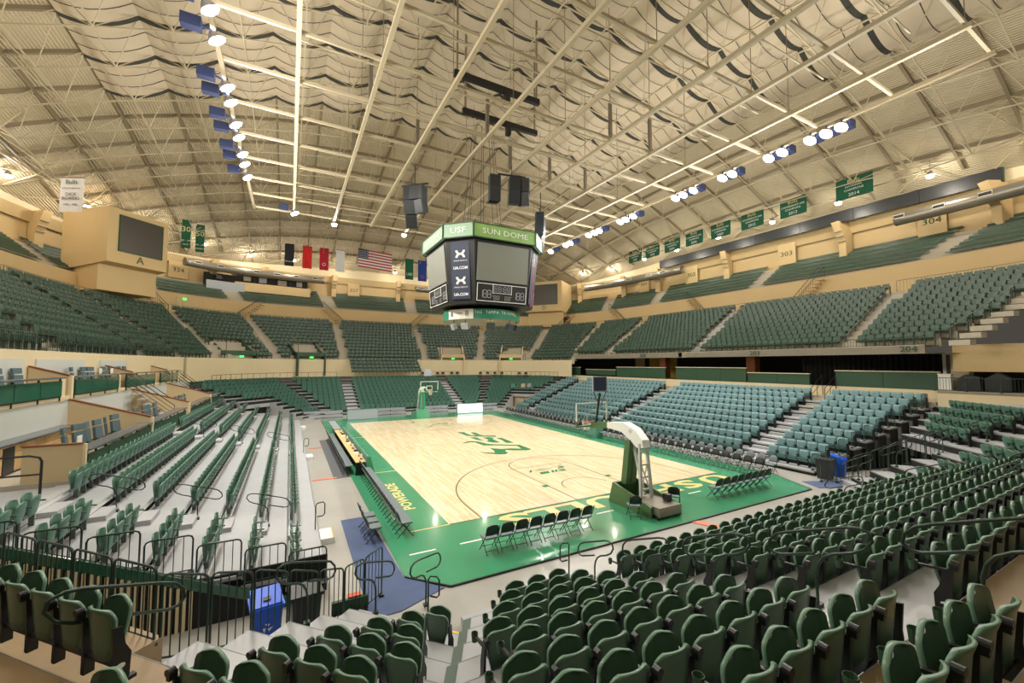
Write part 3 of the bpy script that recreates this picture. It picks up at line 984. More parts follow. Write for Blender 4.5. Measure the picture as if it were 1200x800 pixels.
# rows that run down to the lower bowl behind the far basket
for j in range(1, 5):
    for i in range(17):
        UP.append((-5.6 + .54 * i, 45.35 - .72 * j - .3, 6.3 - .47 * j, PI, (-j, PI / 2)))
U2 = []
for s in UP:
    d = visible((s[0], s[1], s[2] + .6), 10)
    if d: U2.append((d, s))
def upper_parts():
    b = MB(); shell(b, lambda v: .255 - (.04 if v > .97 else 0), lambda u, v: .34 + v * .5, lambda u, v: -.06 * v + .03 * u * u, 2, 2, .03, 0)
    p = MB(); p.extrude([(-.24, .06, .36), (-.24, .28, .40), (-.24, .30, .48), (-.24, .06, .46)], (.48, 0, 0))
    s = MB(); s.box((-.265, .05, .32), (.05, .12, .64)); s.box((-.265, .1, .62), (.06, .26, .05))
    return b, p, s
ub, upn, us = upper_parts()
near_up = sorted([r for r in U2 if r[1][0] > 0 and r[1][1] < 14], key=lambda r: r[0])[:300]
nid = set(id(r) for r in near_up)
um = [ub, upn, us]
one = MB()
for kk, mb in enumerate(um):
    o = len(one.v); one.v += mb.v; one.f += [tuple(i + o for i in f) for f in mb.f]; one.m += [kk] * len(mb.f)
um_mesh = one.mesh('upper_chair', ['upper', 'seat_pan', 'rail_grey'])
near_up_rows = {}
for r in near_up: near_up_rows.setdefault((r[1][4][0], r[1][1] > -.5, r[1][1] > 12.9), []).append(r)
for (k, b1, b2), L in near_up_rows.items():
    L.sort(key=lambda r: -r[1][1])
    for i, (d, s) in enumerate(L):
        o = put('upper_chair', um_mesh, None, s[:3], s[3])
        tag(o, f'dark green upper tier seat, {ORD[i + 1]} along, {ORD[k + 1]} row up, {"third block from the carts" if b2 else "block next to it" if b1 else "end block above the carts"}', 'seat', 'upper tier seats across the court')
tag(merge('upper_chair_mass', tmpl(um), ['upper', 'seat_pan', 'rail_grey'], [r[1][:4] for r in U2 if id(r) not in nid]), 'dark green seats filling the rest of the upper bowl', 'seat', kind='stuff')

# stair flights in the aisles
for n_, (a, b) in enumerate(AISLES):
    A = Vector(a); B = Vector(b)
    for k in range(NROW):
        f0 = (k + .1) / NROW; p = A.lerp(B, f0); q = A.lerp(B, f0 + .5 / NROW)
        dirv = (B - A).normalized(); nn = Vector((-dirv.y, dirv.x)) * .5
        th = math.atan2(p.y - CY, p.x)
        z = zrow(k, is_right(th) if abs(th) < 2 else False)
        t = MB(); t.prism([p + nn, q + nn, q - nn, p - nn], z - .1, z + (.2 if k < NROW - 1 else .02)); t.build('aisle_step', 'tread' if n_ < 2 else 'stair', bowl)

# ---- concourse wall, 300 level benches, back wall
t = MB(); wall_strip(t, 33, 41, 11.6, 14.45, THS); tag(t.build('wall_concourse', 'wall'), 'tan wall between the upper bowl and the top benches', kind='structure')
bb = MB(); wall_strip(bb, 33, 41, 14.4, 14.4, THS, 33.4, 41.4)
top = tag(bb.build('floor_top_terrace', 'stair'), 'stepped terrace carrying the top benches', kind='structure')
NB = 6
for k in range(NB):
    a0, b0 = 33.1 + .72 * k, 41.1 + .72 * k
    t = MB(); wall_strip(t, a0, b0, 14.45 + .5 * k, 14.45 + .5 * k, THS, a0 + .72, b0 + .72); wall_strip(t, a0, b0, 13.9 + .5 * k, 14.45 + .5 * k, THS)
    t.build('tread', 'stair', top)
TOPA = [((p[1][0], p[1][1])) for p in AISLES]
def th_of(p): return math.atan2(p[1] - CY, p[0]) % (2 * PI)
cut = sorted([(t_ if t_ < PI * 1.5 else t_ - 2 * PI) for t_ in [th_of(p) for p in TOPA]])
cut = [TH0 + .05] + cut + [TH1 - .02]
SECW = ['bench at the outer end over the carts', 'bench over the black curtain', 'bench over the led ribbon start', 'bench under the championship banners', 'bench beside the second screen box', 'bench behind the second screen box', 'bench right of the scoreboard back', 'bench behind the scoreboard', 'bench over the far basket',
        'bench under the flags', 'bench under the press window', 'bench by the camera perch', 'bench by the first screen box', 'bench under the first screen box', 'bench past the first screen box', 'bench nearest the white banner']
for sct in range(len(cut) - 1):
    t0, t1 = cut[sct] + .022, cut[sct + 1] - .022
    if t1 - t0 < .05: continue
    mid = ring_pt(35, 43, (t0 + t1) / 2)
    if visible((mid.x, mid.y, 15.5), 120) is None: continue
    for k in range(NB):
        ths = [t0 + (t1 - t0) * i / 12 for i in range(13)]
        if math.radians(112) < (t0 + t1) / 2 < math.radians(128) and k > 3: continue
        a0, b0 = 33.35 + .72 * k, 41.35 + .72 * k; z = 14.45 + .5 * k
        root = thing('top_bench', f'long dark green {SECW[sct]}, {ORD[k + 1]} row up', 'bench', (mid.x, mid.y, z), 0, 'top level benches')
        off = Vector((-mid.x, -mid.y, -z))
        s_ = MB(); wall_strip(s_, a0, b0, z + .42, z + .44, ths, a0 + .36, b0 + .36); wall_strip(s_, a0, b0, z + .33, z + .42, ths)
        k_ = MB(); wall_strip(k_, a0 + .36, b0 + .36, z + .5, z + .72, ths, a0 + .42, b0 + .42)
        for mb, nm in ((s_, 'seat'), (k_, 'backrest')):
            mb.v = [(v[0] + off.x, v[1] + off.y, v[2] + off.z) for v in mb.v]
            mb.build(nm, 'bench', root)
t = MB(); wall_strip(t, 37.6, 45.6, 16.9, 21.0, THS); tag(t.build('wall_back', 'wall'), 'tan back wall behind the top benches', kind='structure')
t = MB(); wall_strip(t, 36.9, 44.9, 20.3, 22.6, THS); wall_strip(t, 36.9, 44.9, 20.3, 20.3, THS, 37.7, 45.7)
ringbeam = tag(t.build('trim_1', 'cream'), 'cream concrete ring beam under the roof edge', kind='structure')
t = MB(); wall_strip(t, 37.3, 45.3, 19.3, 20.3, THS, 36.9, 44.9); tag(t.build('trim_2', 'wall'), 'dark tan soffit below the ring beam', kind='structure')

# stair rails beside the upper bowl aisles
AISW = ['over the black curtain', 'over the brick pier', 'over the lit room', 'by the second screen box', 'under the second screen box', 'behind the scoreboard', 'over the far basket', 'under the national flag', 'under the red flags', 'under the camera perch', 'under the number banners', 'under the first screen box', 'beside the open suites', 'at the bins end']
for n_, (a, b) in enumerate(AISLES):
    A = Vector(a); B = Vector(b)
    dirv = (B - A).normalized(); nn = Vector((-dirv.y, dirv.x)) * .55
    mid = (A + B) / 2
    if visible((mid.x, mid.y, 9.5), 30) is None: continue
    t = thing('aisle_stair_rail', f'dark stepped stair rail along the upper bowl aisle {AISW[n_]}', 'handrail', (A.x, A.y, 7.0), 0, 'upper bowl stair rails')
    q = MB(); P = []
    for k in range(0, NROW, 2):
        p = A.lerp(B, (k + .3) / NROW) + nn
        th = math.atan2(p.y - CY, p.x); z = zrow(k, is_right(th) if abs(th) < 2 else False)
        o = Vector((p.x - A.x, p.y - A.y, z - 7.0))
        q.bar(o, o + Vector((0, 0, .92)), .04); P.append(o + Vector((0, 0, .92)))
    q.build('posts', 'rail', t)
    q = MB(); q.tube(P, .025, 5); q.build('rail_tube', 'rail_grey', t)
# ================================================================== ROOF
def rho(x, y): return (abs(x / 37.5) ** 2.5 + abs((y - CY) / 45.5) ** 2.5) ** (1 / 2.5)
def dome(x, y): return 31.5 - 10.0 * rho(x, y) ** 2.0
def inside(x, y, f=.985): return (abs(x / 37.2) ** NEX + abs((y - CY) / 45.2) ** NEX) < f ** NEX
# deck: polar mesh
dk = MB()
NR, NT = 26, 120
rows = []
for i in range(NR + 1):
    row = []
    for j in range(NT + 1):
        th = 2 * PI * j / NT
        p = ring_pt(37.3, 45.3, th)
        f = i / NR
        x, y = p.x * f, CY + (p.y - CY) * f
        row.append((x, y, dome(x, y)))
    rows.append(row)
dk.grid(rows)
ceiling = tag(dk.build('ceiling', 'deck', smooth=True), 'tan ribbed metal roof deck rising to a low dome', kind='structure')
STEP = 3.65
XI = [STEP * i for i in range(-9, 10)]
YJ = [14.9 + STEP * k for k in range(-11, 12)]
def tnode(x, y): return Vector((x, y, dome(x, y) - .12))
def sub(a, b, n):
    return [a.lerp(b, i / n) for i in range(n + 1)]
# top chords: one beam per line, following the dome
for x in XI:
    ys = [y for y in YJ if inside(x, y)]
    if len(ys) < 2: continue
    y0, y1 = ys[0] - STEP * .6, ys[-1] + STEP * .6
    P = [tnode(x, y0 + (y1 - y0) * i / 30) for i in range(31)]
    P = [p for p in P if inside(p.x, p.y, .99)]
    b = MB()
    for p, q in zip(P, P[1:]): b.bar(p, q, .17, .28)
    b.build('roof_purlin', 'purlin', ceiling)
for y in YJ:
    xs = [x for x in XI if inside(x, y)]
    if len(xs) < 2: continue
    x0, x1 = xs[0] - STEP * .6, xs[-1] + STEP * .6
    P = [tnode(x0 + (x1 - x0) * i / 30, y) for i in range(31)]
    P = [p for p in P if inside(p.x, p.y, .99)]
    b = MB()
    for p, q in zip(P, P[1:]): b.bar(p, q, .17, .28)
    b.build('roof_purlin', 'purlin', ceiling)
# bottom chords on the offset grid and the webs between
def bnode(x, y):
    return Vector((x * .985, CY + (y - CY) * .985, dome(x, y) - 2.35))
web = MB()
BX = [STEP * (i + .5) for i in range(-9, 9)]; BY = [14.9 + STEP * (k + .5) for k in range(-11, 11)]
okb = lambda x, y: inside(x, y, .90)
for x in BX:
    P = [bnode(x, y) for y in BY if okb(x, y)]
    if len(P) > 1:
        b = MB()
        for p, q in zip(P, P[1:]): b.bar(p, q, .075, .075)
        b.build('bottom_chord', 'steel', ceiling)
for y in BY:
    P = [bnode(x, y) for x in BX if okb(x, y)]
    if len(P) > 1:
        b = MB()
        for p, q in zip(P, P[1:]): b.bar(p, q, .075, .075)
        b.build('bottom_chord', 'steel', ceiling)
for x in BX:
    for y in BY:
        if not okb(x, y): continue
        c = bnode(x, y)
        for dx in (-.5, .5):
            for dy in (-.5, .5):
                q = (x + dx * STEP, y + dy * STEP)
                if inside(*q): web.bar(c, tnode(*q), .05, .05)
wb = web.build('web_bars', 'steel', ceiling); tag(wb, kind='stuff')
# perimeter chord carrying the pendants
PA, PB_, PZ = 33.4, 41.2, 22.0
b = MB()
P = [ring_pt(PA, PB_, TH0 + (TH1 - TH0) * i / 90) for i in range(91)]
for p, q in zip(P, P[1:]): b.bar((p.x, p.y, PZ), (q.x, q.y, PZ), .12, .12)
b.build('perimeter_chord', 'steel', ceiling)
b = MB()
for i in range(0, 91, 3):
    p = P[i]; d1 = Vector((p.x * 1.09, CY + (p.y - CY) * 1.09)); d2 = Vector((p.x * .93, CY + (p.y - CY) * .93))
    j = min(90, i + 2); q = P[j]; dq = Vector((q.x * 1.09, CY + (q.y - CY) * 1.09))
    b.bar((p.x, p.y, PZ), (d1.x, d1.y, dome(d1.x, d1.y) - .1), .08, .08)
    b.bar((p.x, p.y, PZ), (dq.x, dq.y, dome(dq.x, dq.y) - .1), .08, .08)
    b.bar((p.x, p.y, PZ), (d2.x, d2.y, dome(d2.x, d2.y) - .1), .08, .08)
tag(b.build('perimeter_webs', 'steel', ceiling), kind='stuff')

# sagging fabric bays between the purlins
def zone(i, k):
    return -7 <= i <= 5 and k <= 2
bat = MB(); seam = []
for ki in range(-8, 3):
    y0 = 14.9 + STEP * ki; y1 = y0 + STEP
    sm = MB()
    for i in range(-7, 6):
        x0 = STEP * i
        if not (inside(x0, y0) and inside(x0 + STEP, y0)): continue
        NU, NV = 8, 3
        P = []
        for v in range(NV + 1):
            yy = y0 + .17 + (STEP - .34) * v / NV
            row = []
            for u in range(NU + 1):
                f = u / NU; xx = x0 + STEP * f
                row.append((xx, yy, dome(xx, yy) - .34 - (.50 + .06 * ((i * 7 + ki * 3) % 3)) * 4 * f * (1 - f)))
            P.append(row)
        fb = MB(); fb.grid(P); fb.build('fabric_panel', 'fabric', ceiling, True)
        # dark slack band along the end of each bay
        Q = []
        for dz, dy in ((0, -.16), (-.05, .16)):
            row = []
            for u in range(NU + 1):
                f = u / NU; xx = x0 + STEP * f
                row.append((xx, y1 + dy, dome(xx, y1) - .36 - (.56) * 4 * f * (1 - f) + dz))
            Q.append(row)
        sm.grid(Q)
        for v in (1, 2):
            yy = y0 + STEP * v / 3
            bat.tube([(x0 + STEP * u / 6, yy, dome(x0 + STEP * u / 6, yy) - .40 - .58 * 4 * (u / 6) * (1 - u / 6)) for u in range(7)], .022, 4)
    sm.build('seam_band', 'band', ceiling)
tag(bat.build('fabric_battens', 'band', ceiling), kind='stuff')

# flat rigging grid
GZ = 20.8
GX = [1.85 + 3.7 * i for i in range(-4, 4)]
GY = [13.1 + 3.65 * k for k in range(-6, 6)]
grid_o = thing('rigging_grid', 'cream steel rigging grid hung flat below the roof over the court', 'rigging grid', (0, CY, GZ))
gl = lambda x, y, z=0: (x, y - CY, z)
for x in GX:
    b = MB(); b.bar(gl(x, -9), gl(x, GY[-1]), .2, .22); b.build('main_beam', 'steel', grid_o)
for y in GY:
    b = MB(); b.bar(gl(-16.4, y, .16), gl(16.4, y, .16), .13, .15); b.build('cross_beam', 'steel', grid_o)
for k, y in enumerate(GY[:-1]):
    ym = y + STEP / 2
    b = MB(); b.bar(gl(-13, ym, 1.1), gl(13, ym, 1.1), .07, .07); b.build('tie_beam', 'steel', grid_o)
for sx in (-16.3, 16.3):
    b = MB(); b.bar(gl(sx, -9, .0), gl(sx, GY[-1], .0), .2, .2); b.build('lighting_beam', 'purlin', grid_o)
hang = MB()
for x in GX:
    for y in GY[::2]:
        if inside(x, y): hang.bar(gl(x, y, .1), gl(x, y, dome(x, y) - GZ - .3), .03, .03)
tag(hang.build('hanger_rods', 'purlin', grid_o), kind='stuff')
hp = MB()
for x, y in ((-9.25, 9.4), (-5.5, 13.1), (-1.85, 9.4), (1.85, 13.1), (5.55, 5.8), (5.55, 13.1), (9.25, 5.8), (9.25, 13.1), (-12.95, 13.1), (-9.25, 16.8)):
    b = MB(); b.bar(gl(x, y, 0), gl(x, y, 2.6), .16, .22); b.build('drop_post', 'duct', grid_o)
# winch frames over the scoreboard
for dx, dy in ((-2.4, 0), (2.4, 3.4)):
    t = thing('hoist_beam', f'dark hoist beam {"nearer" if dx < 0 else "farther"} of the two above the scoreboard', 'hoist beam', (dx * .4, 9.5 + dy, 24.5))
    b = MB(); b.bar((-3.2, 0, 0), (3.2, 0, 0), .28, .4); b.build('beam', 'black', t)
    b = MB(); b.box((.6, 0, -.5), (.35, .35, .7)); b.build('winch', 'black', t)
    b = MB()
    for sx in (-3, 3): b.bar((sx, 0, 0), (sx, 0, dome(0, 11) - 24.9), .1, .1)
    b.build('hanger', 'purlin', t)
# flood lights on both lighting beams
def flood(x, y, z, side, lab, n, power=True):
    t = thing('floodlight', lab, 'floodlight', (x, y, z), 0, 'floodlights on the lighting beams')
    aim = Vector((-x * .75, (CY - y) * .35, -z)).normalized()
    b = MB()
    q = Vector((0, 0, -.35)); X = aim.orthogonal().normalized(); Yv = aim.cross(X)
    prof = [(.14, -.28), (.26, -.12), (.35, .10), (.37, .12)]
    rings = []
    for r, h in prof:
        rings.append([q + aim * h + X * (r * math.cos(a)) + Yv * (r * math.sin(a)) for a in [2 * PI * i / 12 for i in range(13)]])
    b.grid(rings); b.build('reflector', 'chrome', t)
    l = MB(); l.face(*[q + aim * .08 + X * (.345 * math.cos(2 * PI * i / 12)) + Yv * (.345 * math.sin(2 * PI * i / 12)) for i in range(12)]); l.build('lens', 'lamp_hot', t)
    b = MB(); b.box((side * .9, 0, .05), (.75, .42, .5)); b.build('ballast_box', 'ballast', t)
    b = MB(); b.bar((side * .5, 0, .05), (0, 0, -.1), .07, .07); b.bar((0, 0, .1), (0, 0, -.35), .06, .06); b.build('bracket', 'ballast', t)
    if power:
        ld = bpy.data.lights.new('flood', 'SPOT'); ld.energy = FLOOD_POWER * power; ld.spot_size = math.radians(125); ld.spot_blend = .9; ld.shadow_soft_size = .3; ld.color = (1, .97, .92)
        lo = bpy.data.objects.new('flood_light', ld); COL.objects.link(lo); lo.parent = t
        lo.location = q + aim * .16
        lo.rotation_euler = aim.to_track_quat('-Z', 'Y').to_euler()
    return t
LY = [1.2, 5.4, 7.2, 10.8, 12.2, 14.6, 16.2, 18.6, 20.2, 22.6]
for i, y in enumerate(LY):
    flood(-16.2, y, GZ - .1, -1, f'{ORD[i + 1]} floodlight of the row above the scorers side bleacher', i, 1.0 if i % 2 == 0 else 0)
flood(-12.9, 29.5, GZ - .1, -1, 'single floodlight at the far end of the rigging grid', 0, 1.0)
RY = [-2.8, -2.0, -1.1, .6, 1.5, 4.2, 5.0, 7.6, 8.6, 9.4, 14.4, 15.4, 16.2, 19.4, 20.2, 21.2, 24.6, 25.6, 28.8]
for i, y in enumerate(RY):
    flood(16.2, y, GZ - .1, 1, f'{ORD[i + 1]} floodlight of the row above the teal padded stand', i, 1.0 if i % 3 == 0 else 0)
for sx in (-16.2, 16.2):  # added fill points under the beams to brighten roof and stands, no fixtures
    for y in (-7, -3, 1, 5, 9, 13, 17, 21, 25, 29):
        ld = bpy.data.lights.new('fill_point', 'POINT'); ld.energy = FILL_POWER; ld.shadow_soft_size = .8; ld.color = (1, .94, .85)
        lo = bpy.data.objects.new('added_fill', ld); COL.objects.link(lo); lo.location = (sx * .93, y, GZ - 2.6)
# house pendants around the perimeter chord, and two at the grid's end
def pendant(p, z, lab, top):
    t = thing('pendant_lamp', lab, 'lamp', (p[0], p[1], z), 0, 'house pendants round the roof edge')
    b = MB(); b.tube([(0, 0, .35), (0, 0, top - z)], .02, 4); b.build('cable', 'black', t)
    b = MB(); b.lathe([(.06, .36), (.16, .30), (.30, .02), (.30, -.02)], 12); b.build('shade', 'chrome', t)
    b = MB(); b.lathe([(.02, .02), (.27, .0), (.24, -.16), (.1, -.24), (.01, -.25)], 12); b.build('bulb', 'lamp_warm', t)
    ld = bpy.data.lights.new('pendant', 'POINT'); ld.energy = PENDANT_POWER; ld.shadow_soft_size = .28; ld.color = (1, .92, .79)
    lo = bpy.data.objects.new('pendant_light', ld); COL.objects.link(lo); lo.parent = t; lo.location = (0, 0, -.45)
PPTS = [(33.1, -1.9), (33.2, 4.6), (33.1, 10.7), (32.9, 17), (33.1, 23.3), (33, 29), (33.3, 36.4), (31.1, 41.2),
        (-34, 34.9), (-31.1, 40.9), (-27.2, 46), (-23.1, 51.1), (-18.3, 54.8), (-12.8, 55), (18, 52.5), (10, 55.5), (2.5, 56), (-6, 55.8),
        (33.1, -8.5), (-33.1, 27.5), (-33.3, 21), (-33.3, 14.5), (-33.2, 8), (-33.1, 1.8), (-32.8, -4.5), (-31.6, -11), (-28.6, -16.8), (-23.8, -21.6), (-18.2, -24.8), (-12.2, -26.2), (-6, -26.6), (0, -26.7), (6, -26.6), (12.2, -26.2), (18.2, -24.8), (23.8, -21.6), (28.6, -16.8), (31.6, -13.5)]
for i, p in enumerate(PPTS):
    seen = visible((p[0], p[1], 21.4), 60) is not None
    if seen:
        pendant(p, 21.5, f'lit house pendant, {ORD[i + 1]} along the roof edge counted from sign 304', dome(*p) - .3 if inside(*p, .97) else 22.4)
    else:
        ld = bpy.data.lights.new('pendant', 'POINT'); ld.energy = PENDANT_POWER; ld.shadow_soft_size = .28; ld.color = (1, .92, .79)
        lo = bpy.data.objects.new('pendant_light', ld); COL.objects.link(lo); lo.location = (p[0], p[1], 21.2)
pendant((-9.2, 31.6), 20.5, 'lit pendant hanging at the end of the rigging grid over the flags', GZ)
pendant((-1.9, 31.6), 20.5, 'lit pendant at the grid end beside the speaker cluster', GZ)
# ================================================================== RAILINGS
UNITB = MB().tube([(0, 0, 0), (0, 0, 1)], .0095, 5).mesh('baluster', 'rail')
def guard(p0, p1, h0, label, group, h1=None, gap=.13, r=.019, mode='fine', mm='rail', foot=True, name='guard_rail', low=.07):
    """one railing panel; p0, p1 = feet (3-D), h = height"""
    h1 = h1 or h0
    p0, p1 = Vector(p0), Vector(p1)
    t = thing(name, label, 'railing', p0, 0, group)
    d = p1 - p0; L = math.hypot(d.x, d.y)
    a0, a1 = Vector((0, 0, h0)), d + Vector((0, 0, h1))
    rr = min(.09, L * .2); e = d * (rr / L)
    b = MB()
    b.tube([(0, 0, 0), (0, 0, h0 - rr), a0 - Vector((0, 0, rr * .3)) + e * .3, a0 + e, a1 - e, a1 - Vector((0, 0, rr * .3)) - e * .3, a1 - Vector((0, 0, rr)), d], r, 6)
    b.tube([Vector((0, 0, low)), d + Vector((0, 0, low))], r * .8, 5)
    if foot:
        b.box((e.x * .2, e.y * .2, .02), (.12, .12, .04))
    b.build('rail_frame', mm, t, True)
    n = max(2, int(L / gap))
    if mode == 'fine':
        for i in range(1, n):
            f = i / n
            o = put('baluster', UNITB, t, d * f + Vector((0, 0, low)))
            o.scale = (1, 1, h0 + (h1 - h0) * f - low)
    else:
        q = MB()
        for i in range(1, n):
            f = i / n; c = d * f
            q.bar(c + Vector((0, 0, low)), c + Vector((0, 0, h0 + (h1 - h0) * f)), .016)
        tag(q.build('balusters', mm, t), kind='stuff')
    return t
zc = lambda c: max(.03, .4 + .335 * math.floor((CB(1) + .72 - c) / .825 + .0001) if c < CB(1) + .72 else .05)
cs = [-10.2, -10.9, -11.6, -12.35, -13.1, -13.85, -14.6, -15.3]
zs = [.03, .03, .12, .4, .75, 1.1, 1.4, 1.72]
WHO = ['lowest', 'second', 'third', 'fourth', 'fifth', 'sixth', 'topmost']
for mx, nm in ((0, 'green railing panel above the passage with the blue recycling bin'), (1, 'green railing panel of the passage by the far bins')):
    for i in range(7):
        a = M2(corner_pt(-4.72, cs[i] - .02), mx, 0); b = M2(corner_pt(-4.72, cs[i + 1] + .03), mx, 0)
        guard((*a, zs[i]), (*b, zs[i + 1]), 1.22, f'{WHO[i]} {nm}', 'passage railing panels', mode='fine' if not mx else 'joined', gap=.12 if not mx else .16)
# return of the railing behind the passage
for i, a0 in enumerate((-4.75, -5.72, -6.69, -7.66)):
    guard((*corner_pt(a0, -15.33), 2.0), (*corner_pt(a0 - .93, -15.33), 2.0), 1.03, f'green railing panel closing the back of the passage, {ORD[i + 1]} from the looped handrail', 'passage back railing', gap=.12)
# panels on the end of the sideline bleacher, one per row
for i in range(1, 8):
    guard((BE(i) - .03, -2.68, BZ(i)), (BE(i + 1) + .05, -2.68, BZ(i)), .84, f'green end guard on the {ORD[i]} deck of the sideline bleacher', 'bleacher end guards', gap=.155)
# slatted end wall of the bleacher, seen through the passage railing
ZW = lambda x: 2.13 - .45 * (x + 17.04)
wl = MB(); wl.extrude([(-18.2, -2.86, 0), (-12.45, -2.86, 0), (-12.45, -2.86, max(.05, ZW(-12.45))), (-18.2, -2.86, ZW(-18.2))], (0, .08, 0))
sw = tag(wl.build('wall_passage', 'dark_gap'), 'dark wall of the passage under the bleacher, lined with cream slats', kind='structure')
bd = MB(); bd.bar((-18.2, -2.88, ZW(-18.2) - .1), (-12.6, -2.88, ZW(-12.6) - .1), .05, .2); bd.build('top_band', 'suiteglass', sw)
for i in range(30):
    x = -18.1 + .118 * i
    zt = ZW(x) - .22
    q = MB(); q.box((x, -2.89, zt / 2), (.055, .05, zt)); q.build('slat', 'cream', sw)
# handrails with a loop, in the aisles
def handrail(base, d, slope, label, s=1.0, mm='rail', r=.021):
    t = thing('aisle_handrail', label, 'handrail', base, 0, 'looped aisle handrails')
    d = Vector(d).normalized()
    path = [(0, 0), (0, .45), (.03, .57), (.10, .66), (.22, .70), (.42, .71), (.56, .75), (.64, .85), (.61, .96), (.50, 1.02), (.36, 1.04), (-.36, 1.02), (-.52, 1.0), (-.62, .92), (-.64, .82), (-.57, .73), (-.46, .70), (-.02, .71)]
    b = MB()
    b.tube([(d.x * p * s, d.y * p * s, (q + p * slope) * s) for p, q in path], r, 7)
    b.build('loop_tube', mm, t, True)
    k = MB(); k.box((0, 0, .03), (.11, .11, .06)); k.build('foot_plate', mm, t)
    return t
def lone_post(base, d, label):
    t = thing('post_handrail', label, 'handrail', base)
    d = Vector(d).normalized(); b = MB()
    b.tube([(0, 0, 0), (0, 0, .92), (d.x * .05, d.y * .05, 1.0), (d.x * .22, d.y * .22, 1.02), (d.x * .28, d.y * .28, .95), (d.x * .28, d.y * .28, .62), (d.x * .22, d.y * .22, .56), (d.x * .05, d.y * .05, .56)], .02, 6)
    b.build('post_tube', 'rail', t, True)
ND = (-NC.x, -NC.y)
zt_ = lambda n: Z_ROW(n)
for i, (n, a) in enumerate(((5.77, -4.3), (2.85, -4.35), (.6, -4.2), (-.45, -3.4))):
    c = CB(1) + .72 - .825 * (n - 1)
    p = corner_pt(a, c); z = [2.0, 1.0, .2, .05][i]
    if i == 0: p = (-14.62, -7.66)
    handrail((*p, z), ND, .38 if n > 0 else .2, f'looped dark green handrail beside the passage railing, {["topmost", "third up", "second up", "lowest"][i]} of four', 1.12)
lone_post((*corner_pt(-3.1, CB(1) + 1.5), 0), UC, 'short bent handrail post at the foot of the corner steps')
for i, n in enumerate((1, 3, 5, 7, 9)):
    y = YB(n) + .45
    handrail((-6.1, y, Z_ROW(n)), (0, -1), .4, f'looped dark green handrail in the straight aisle, {ORD[i + 1]} one up from the floor', 1.05)
lone_post((-6.3, -5.5, .2), (-1, 0), 'bent handrail post at the foot of the straight aisle')
for i, n in enumerate((1, 4, 7)):
    handrail((6.4, YB(n) + .45, Z_ROW(n)), (0, -1), .4, f'looped handrail in the distant straight aisle by the bins, {ORD[i + 1]} one up')
for i, (n, a) in enumerate(((5.0, -4.2), (3.0, -4.2), (1.0, -4.0), (7.2, -4.2))):
    p = M2(corner_pt(a, CB(1) + .72 - .825 * (n - 1)), 1, 0)
    handrail((*p, Z_ROW(int(n))), (-ND[0], ND[1]), .38, f'looped handrail in the corner aisle by the bins, {["third", "second", "first", "fourth"][i]} one up')
for j, y in enumerate(B_AISLES[:2]):
    for n in (2, 4, 6):
        handrail((BE(n) - .55, y + .3, BZ(n)), (-1, 0), .29, f'thin looped handrail on deck {ORD[n]} in bleacher aisle {["nearest the railing", "halfway along"][j]}', .95, 'black', .016)
lone_post((-12.0, .95, .2), (1, 0), 'bent handrail post at the front of the first bleacher aisle')
lone_post((-12.0, 14.3, .2), (1, 0), 'bent handrail post at the front of the second bleacher aisle')
# stepped guards on the end of the padded stand
for n in range(1, 11):
    y = -2.62 - .2 * (n - 1)
    guard((RX(n) - .5, y, RZ(n)), (RX(n) + .32, y - .03, RZ(n)), .86, f'green end guard on the {ORD[n]} row of the padded stand', 'padded stand end guards', mode='joined', gap=.12)
for i, (x, z) in enumerate(((20.6, 3.2), (20.6, 3.2))):
    t = thing('stair_rail', f'dark stair handrail at the top of the first padded aisle, {["bins", "far"][i]} side', 'handrail', (x, [.65, 1.5][i], z), 0, 'padded aisle stair rails')
    b = MB(); b.tube([(0, 0, 0), (0, 0, 1.0), (1.6, 0, 1.9), (1.6, 0, .3)], .022, 6); b.tube([(0, 0, .5), (1.6, 0, 1.4)], .018, 5); b.tube([(.8, 0, .3), (.8, 0, 1.45)], .018, 5)
    b.build('rail_tube', 'black', t)
# front rails of the upper bowl
def ring_rail(k0, z, h, th0, th1, nseg, label, group, gap=.16, mm='rail', mode='joined'):
    a, b = AB(k0)
    P = [ring_pt(a, b, math.radians(th0 + (th1 - th0) * i / nseg)) for i in range(nseg + 1)]
    for i in range(nseg):
        m_ = (P[i] + P[i + 1]) / 2
        if visible((m_.x, m_.y, z + .5), 60) is None: continue
        guard((P[i].x, P[i].y, z), (P[i + 1].x, P[i + 1].y, z), h, f'{label}, {ORD[i + 1]} length', group, mode=mode, gap=gap, mm=mm, r=.022, foot=False)
ring_rail(-.17, 7.1, .55, -42, 37, 22, 'low dark rail on the upper bowl edge over the suites', 'upper bowl edge rails', .17)
ring_rail(-.17, 6.4, .75, 141, 204, 26, 'green upper bowl front rail above the open suites', 'upper bowl front rails', .15, 'rail')
ring_rail(11.9, 11.7, 1.05, -42, -25.5, 6, 'brown rail behind the top row over sign 204', 'concourse rails', .2, 'rail_grey')
ring_rail(11.9, 11.7, .9, -19, 100, 26, 'concourse rail behind the upper bowl', 'concourse rails', .5, 'rail_grey')
ring_rail(11.9, 11.7, 1.0, 101, 205, 26, 'thin rail along the concourse by the screen box', 'concourse rails', .3, 'rail_grey')
ring_rail(-3.2, 3.78, 1.0, 42, 66, 8, 'thin rail on the far cross aisle beside the corner', 'cross aisle rails', .9, 'rail')
ring_rail(-3.2, 3.78, 1.0, 72, 83, 4, 'thin rail on the far cross aisle past the basket', 'cross aisle rails', .9, 'rail')
ring_rail(-3.2, 3.78, 1.0, 105, 138, 10, 'thin rail on the far cross aisle above the suites', 'cross aisle rails', .9, 'rail')
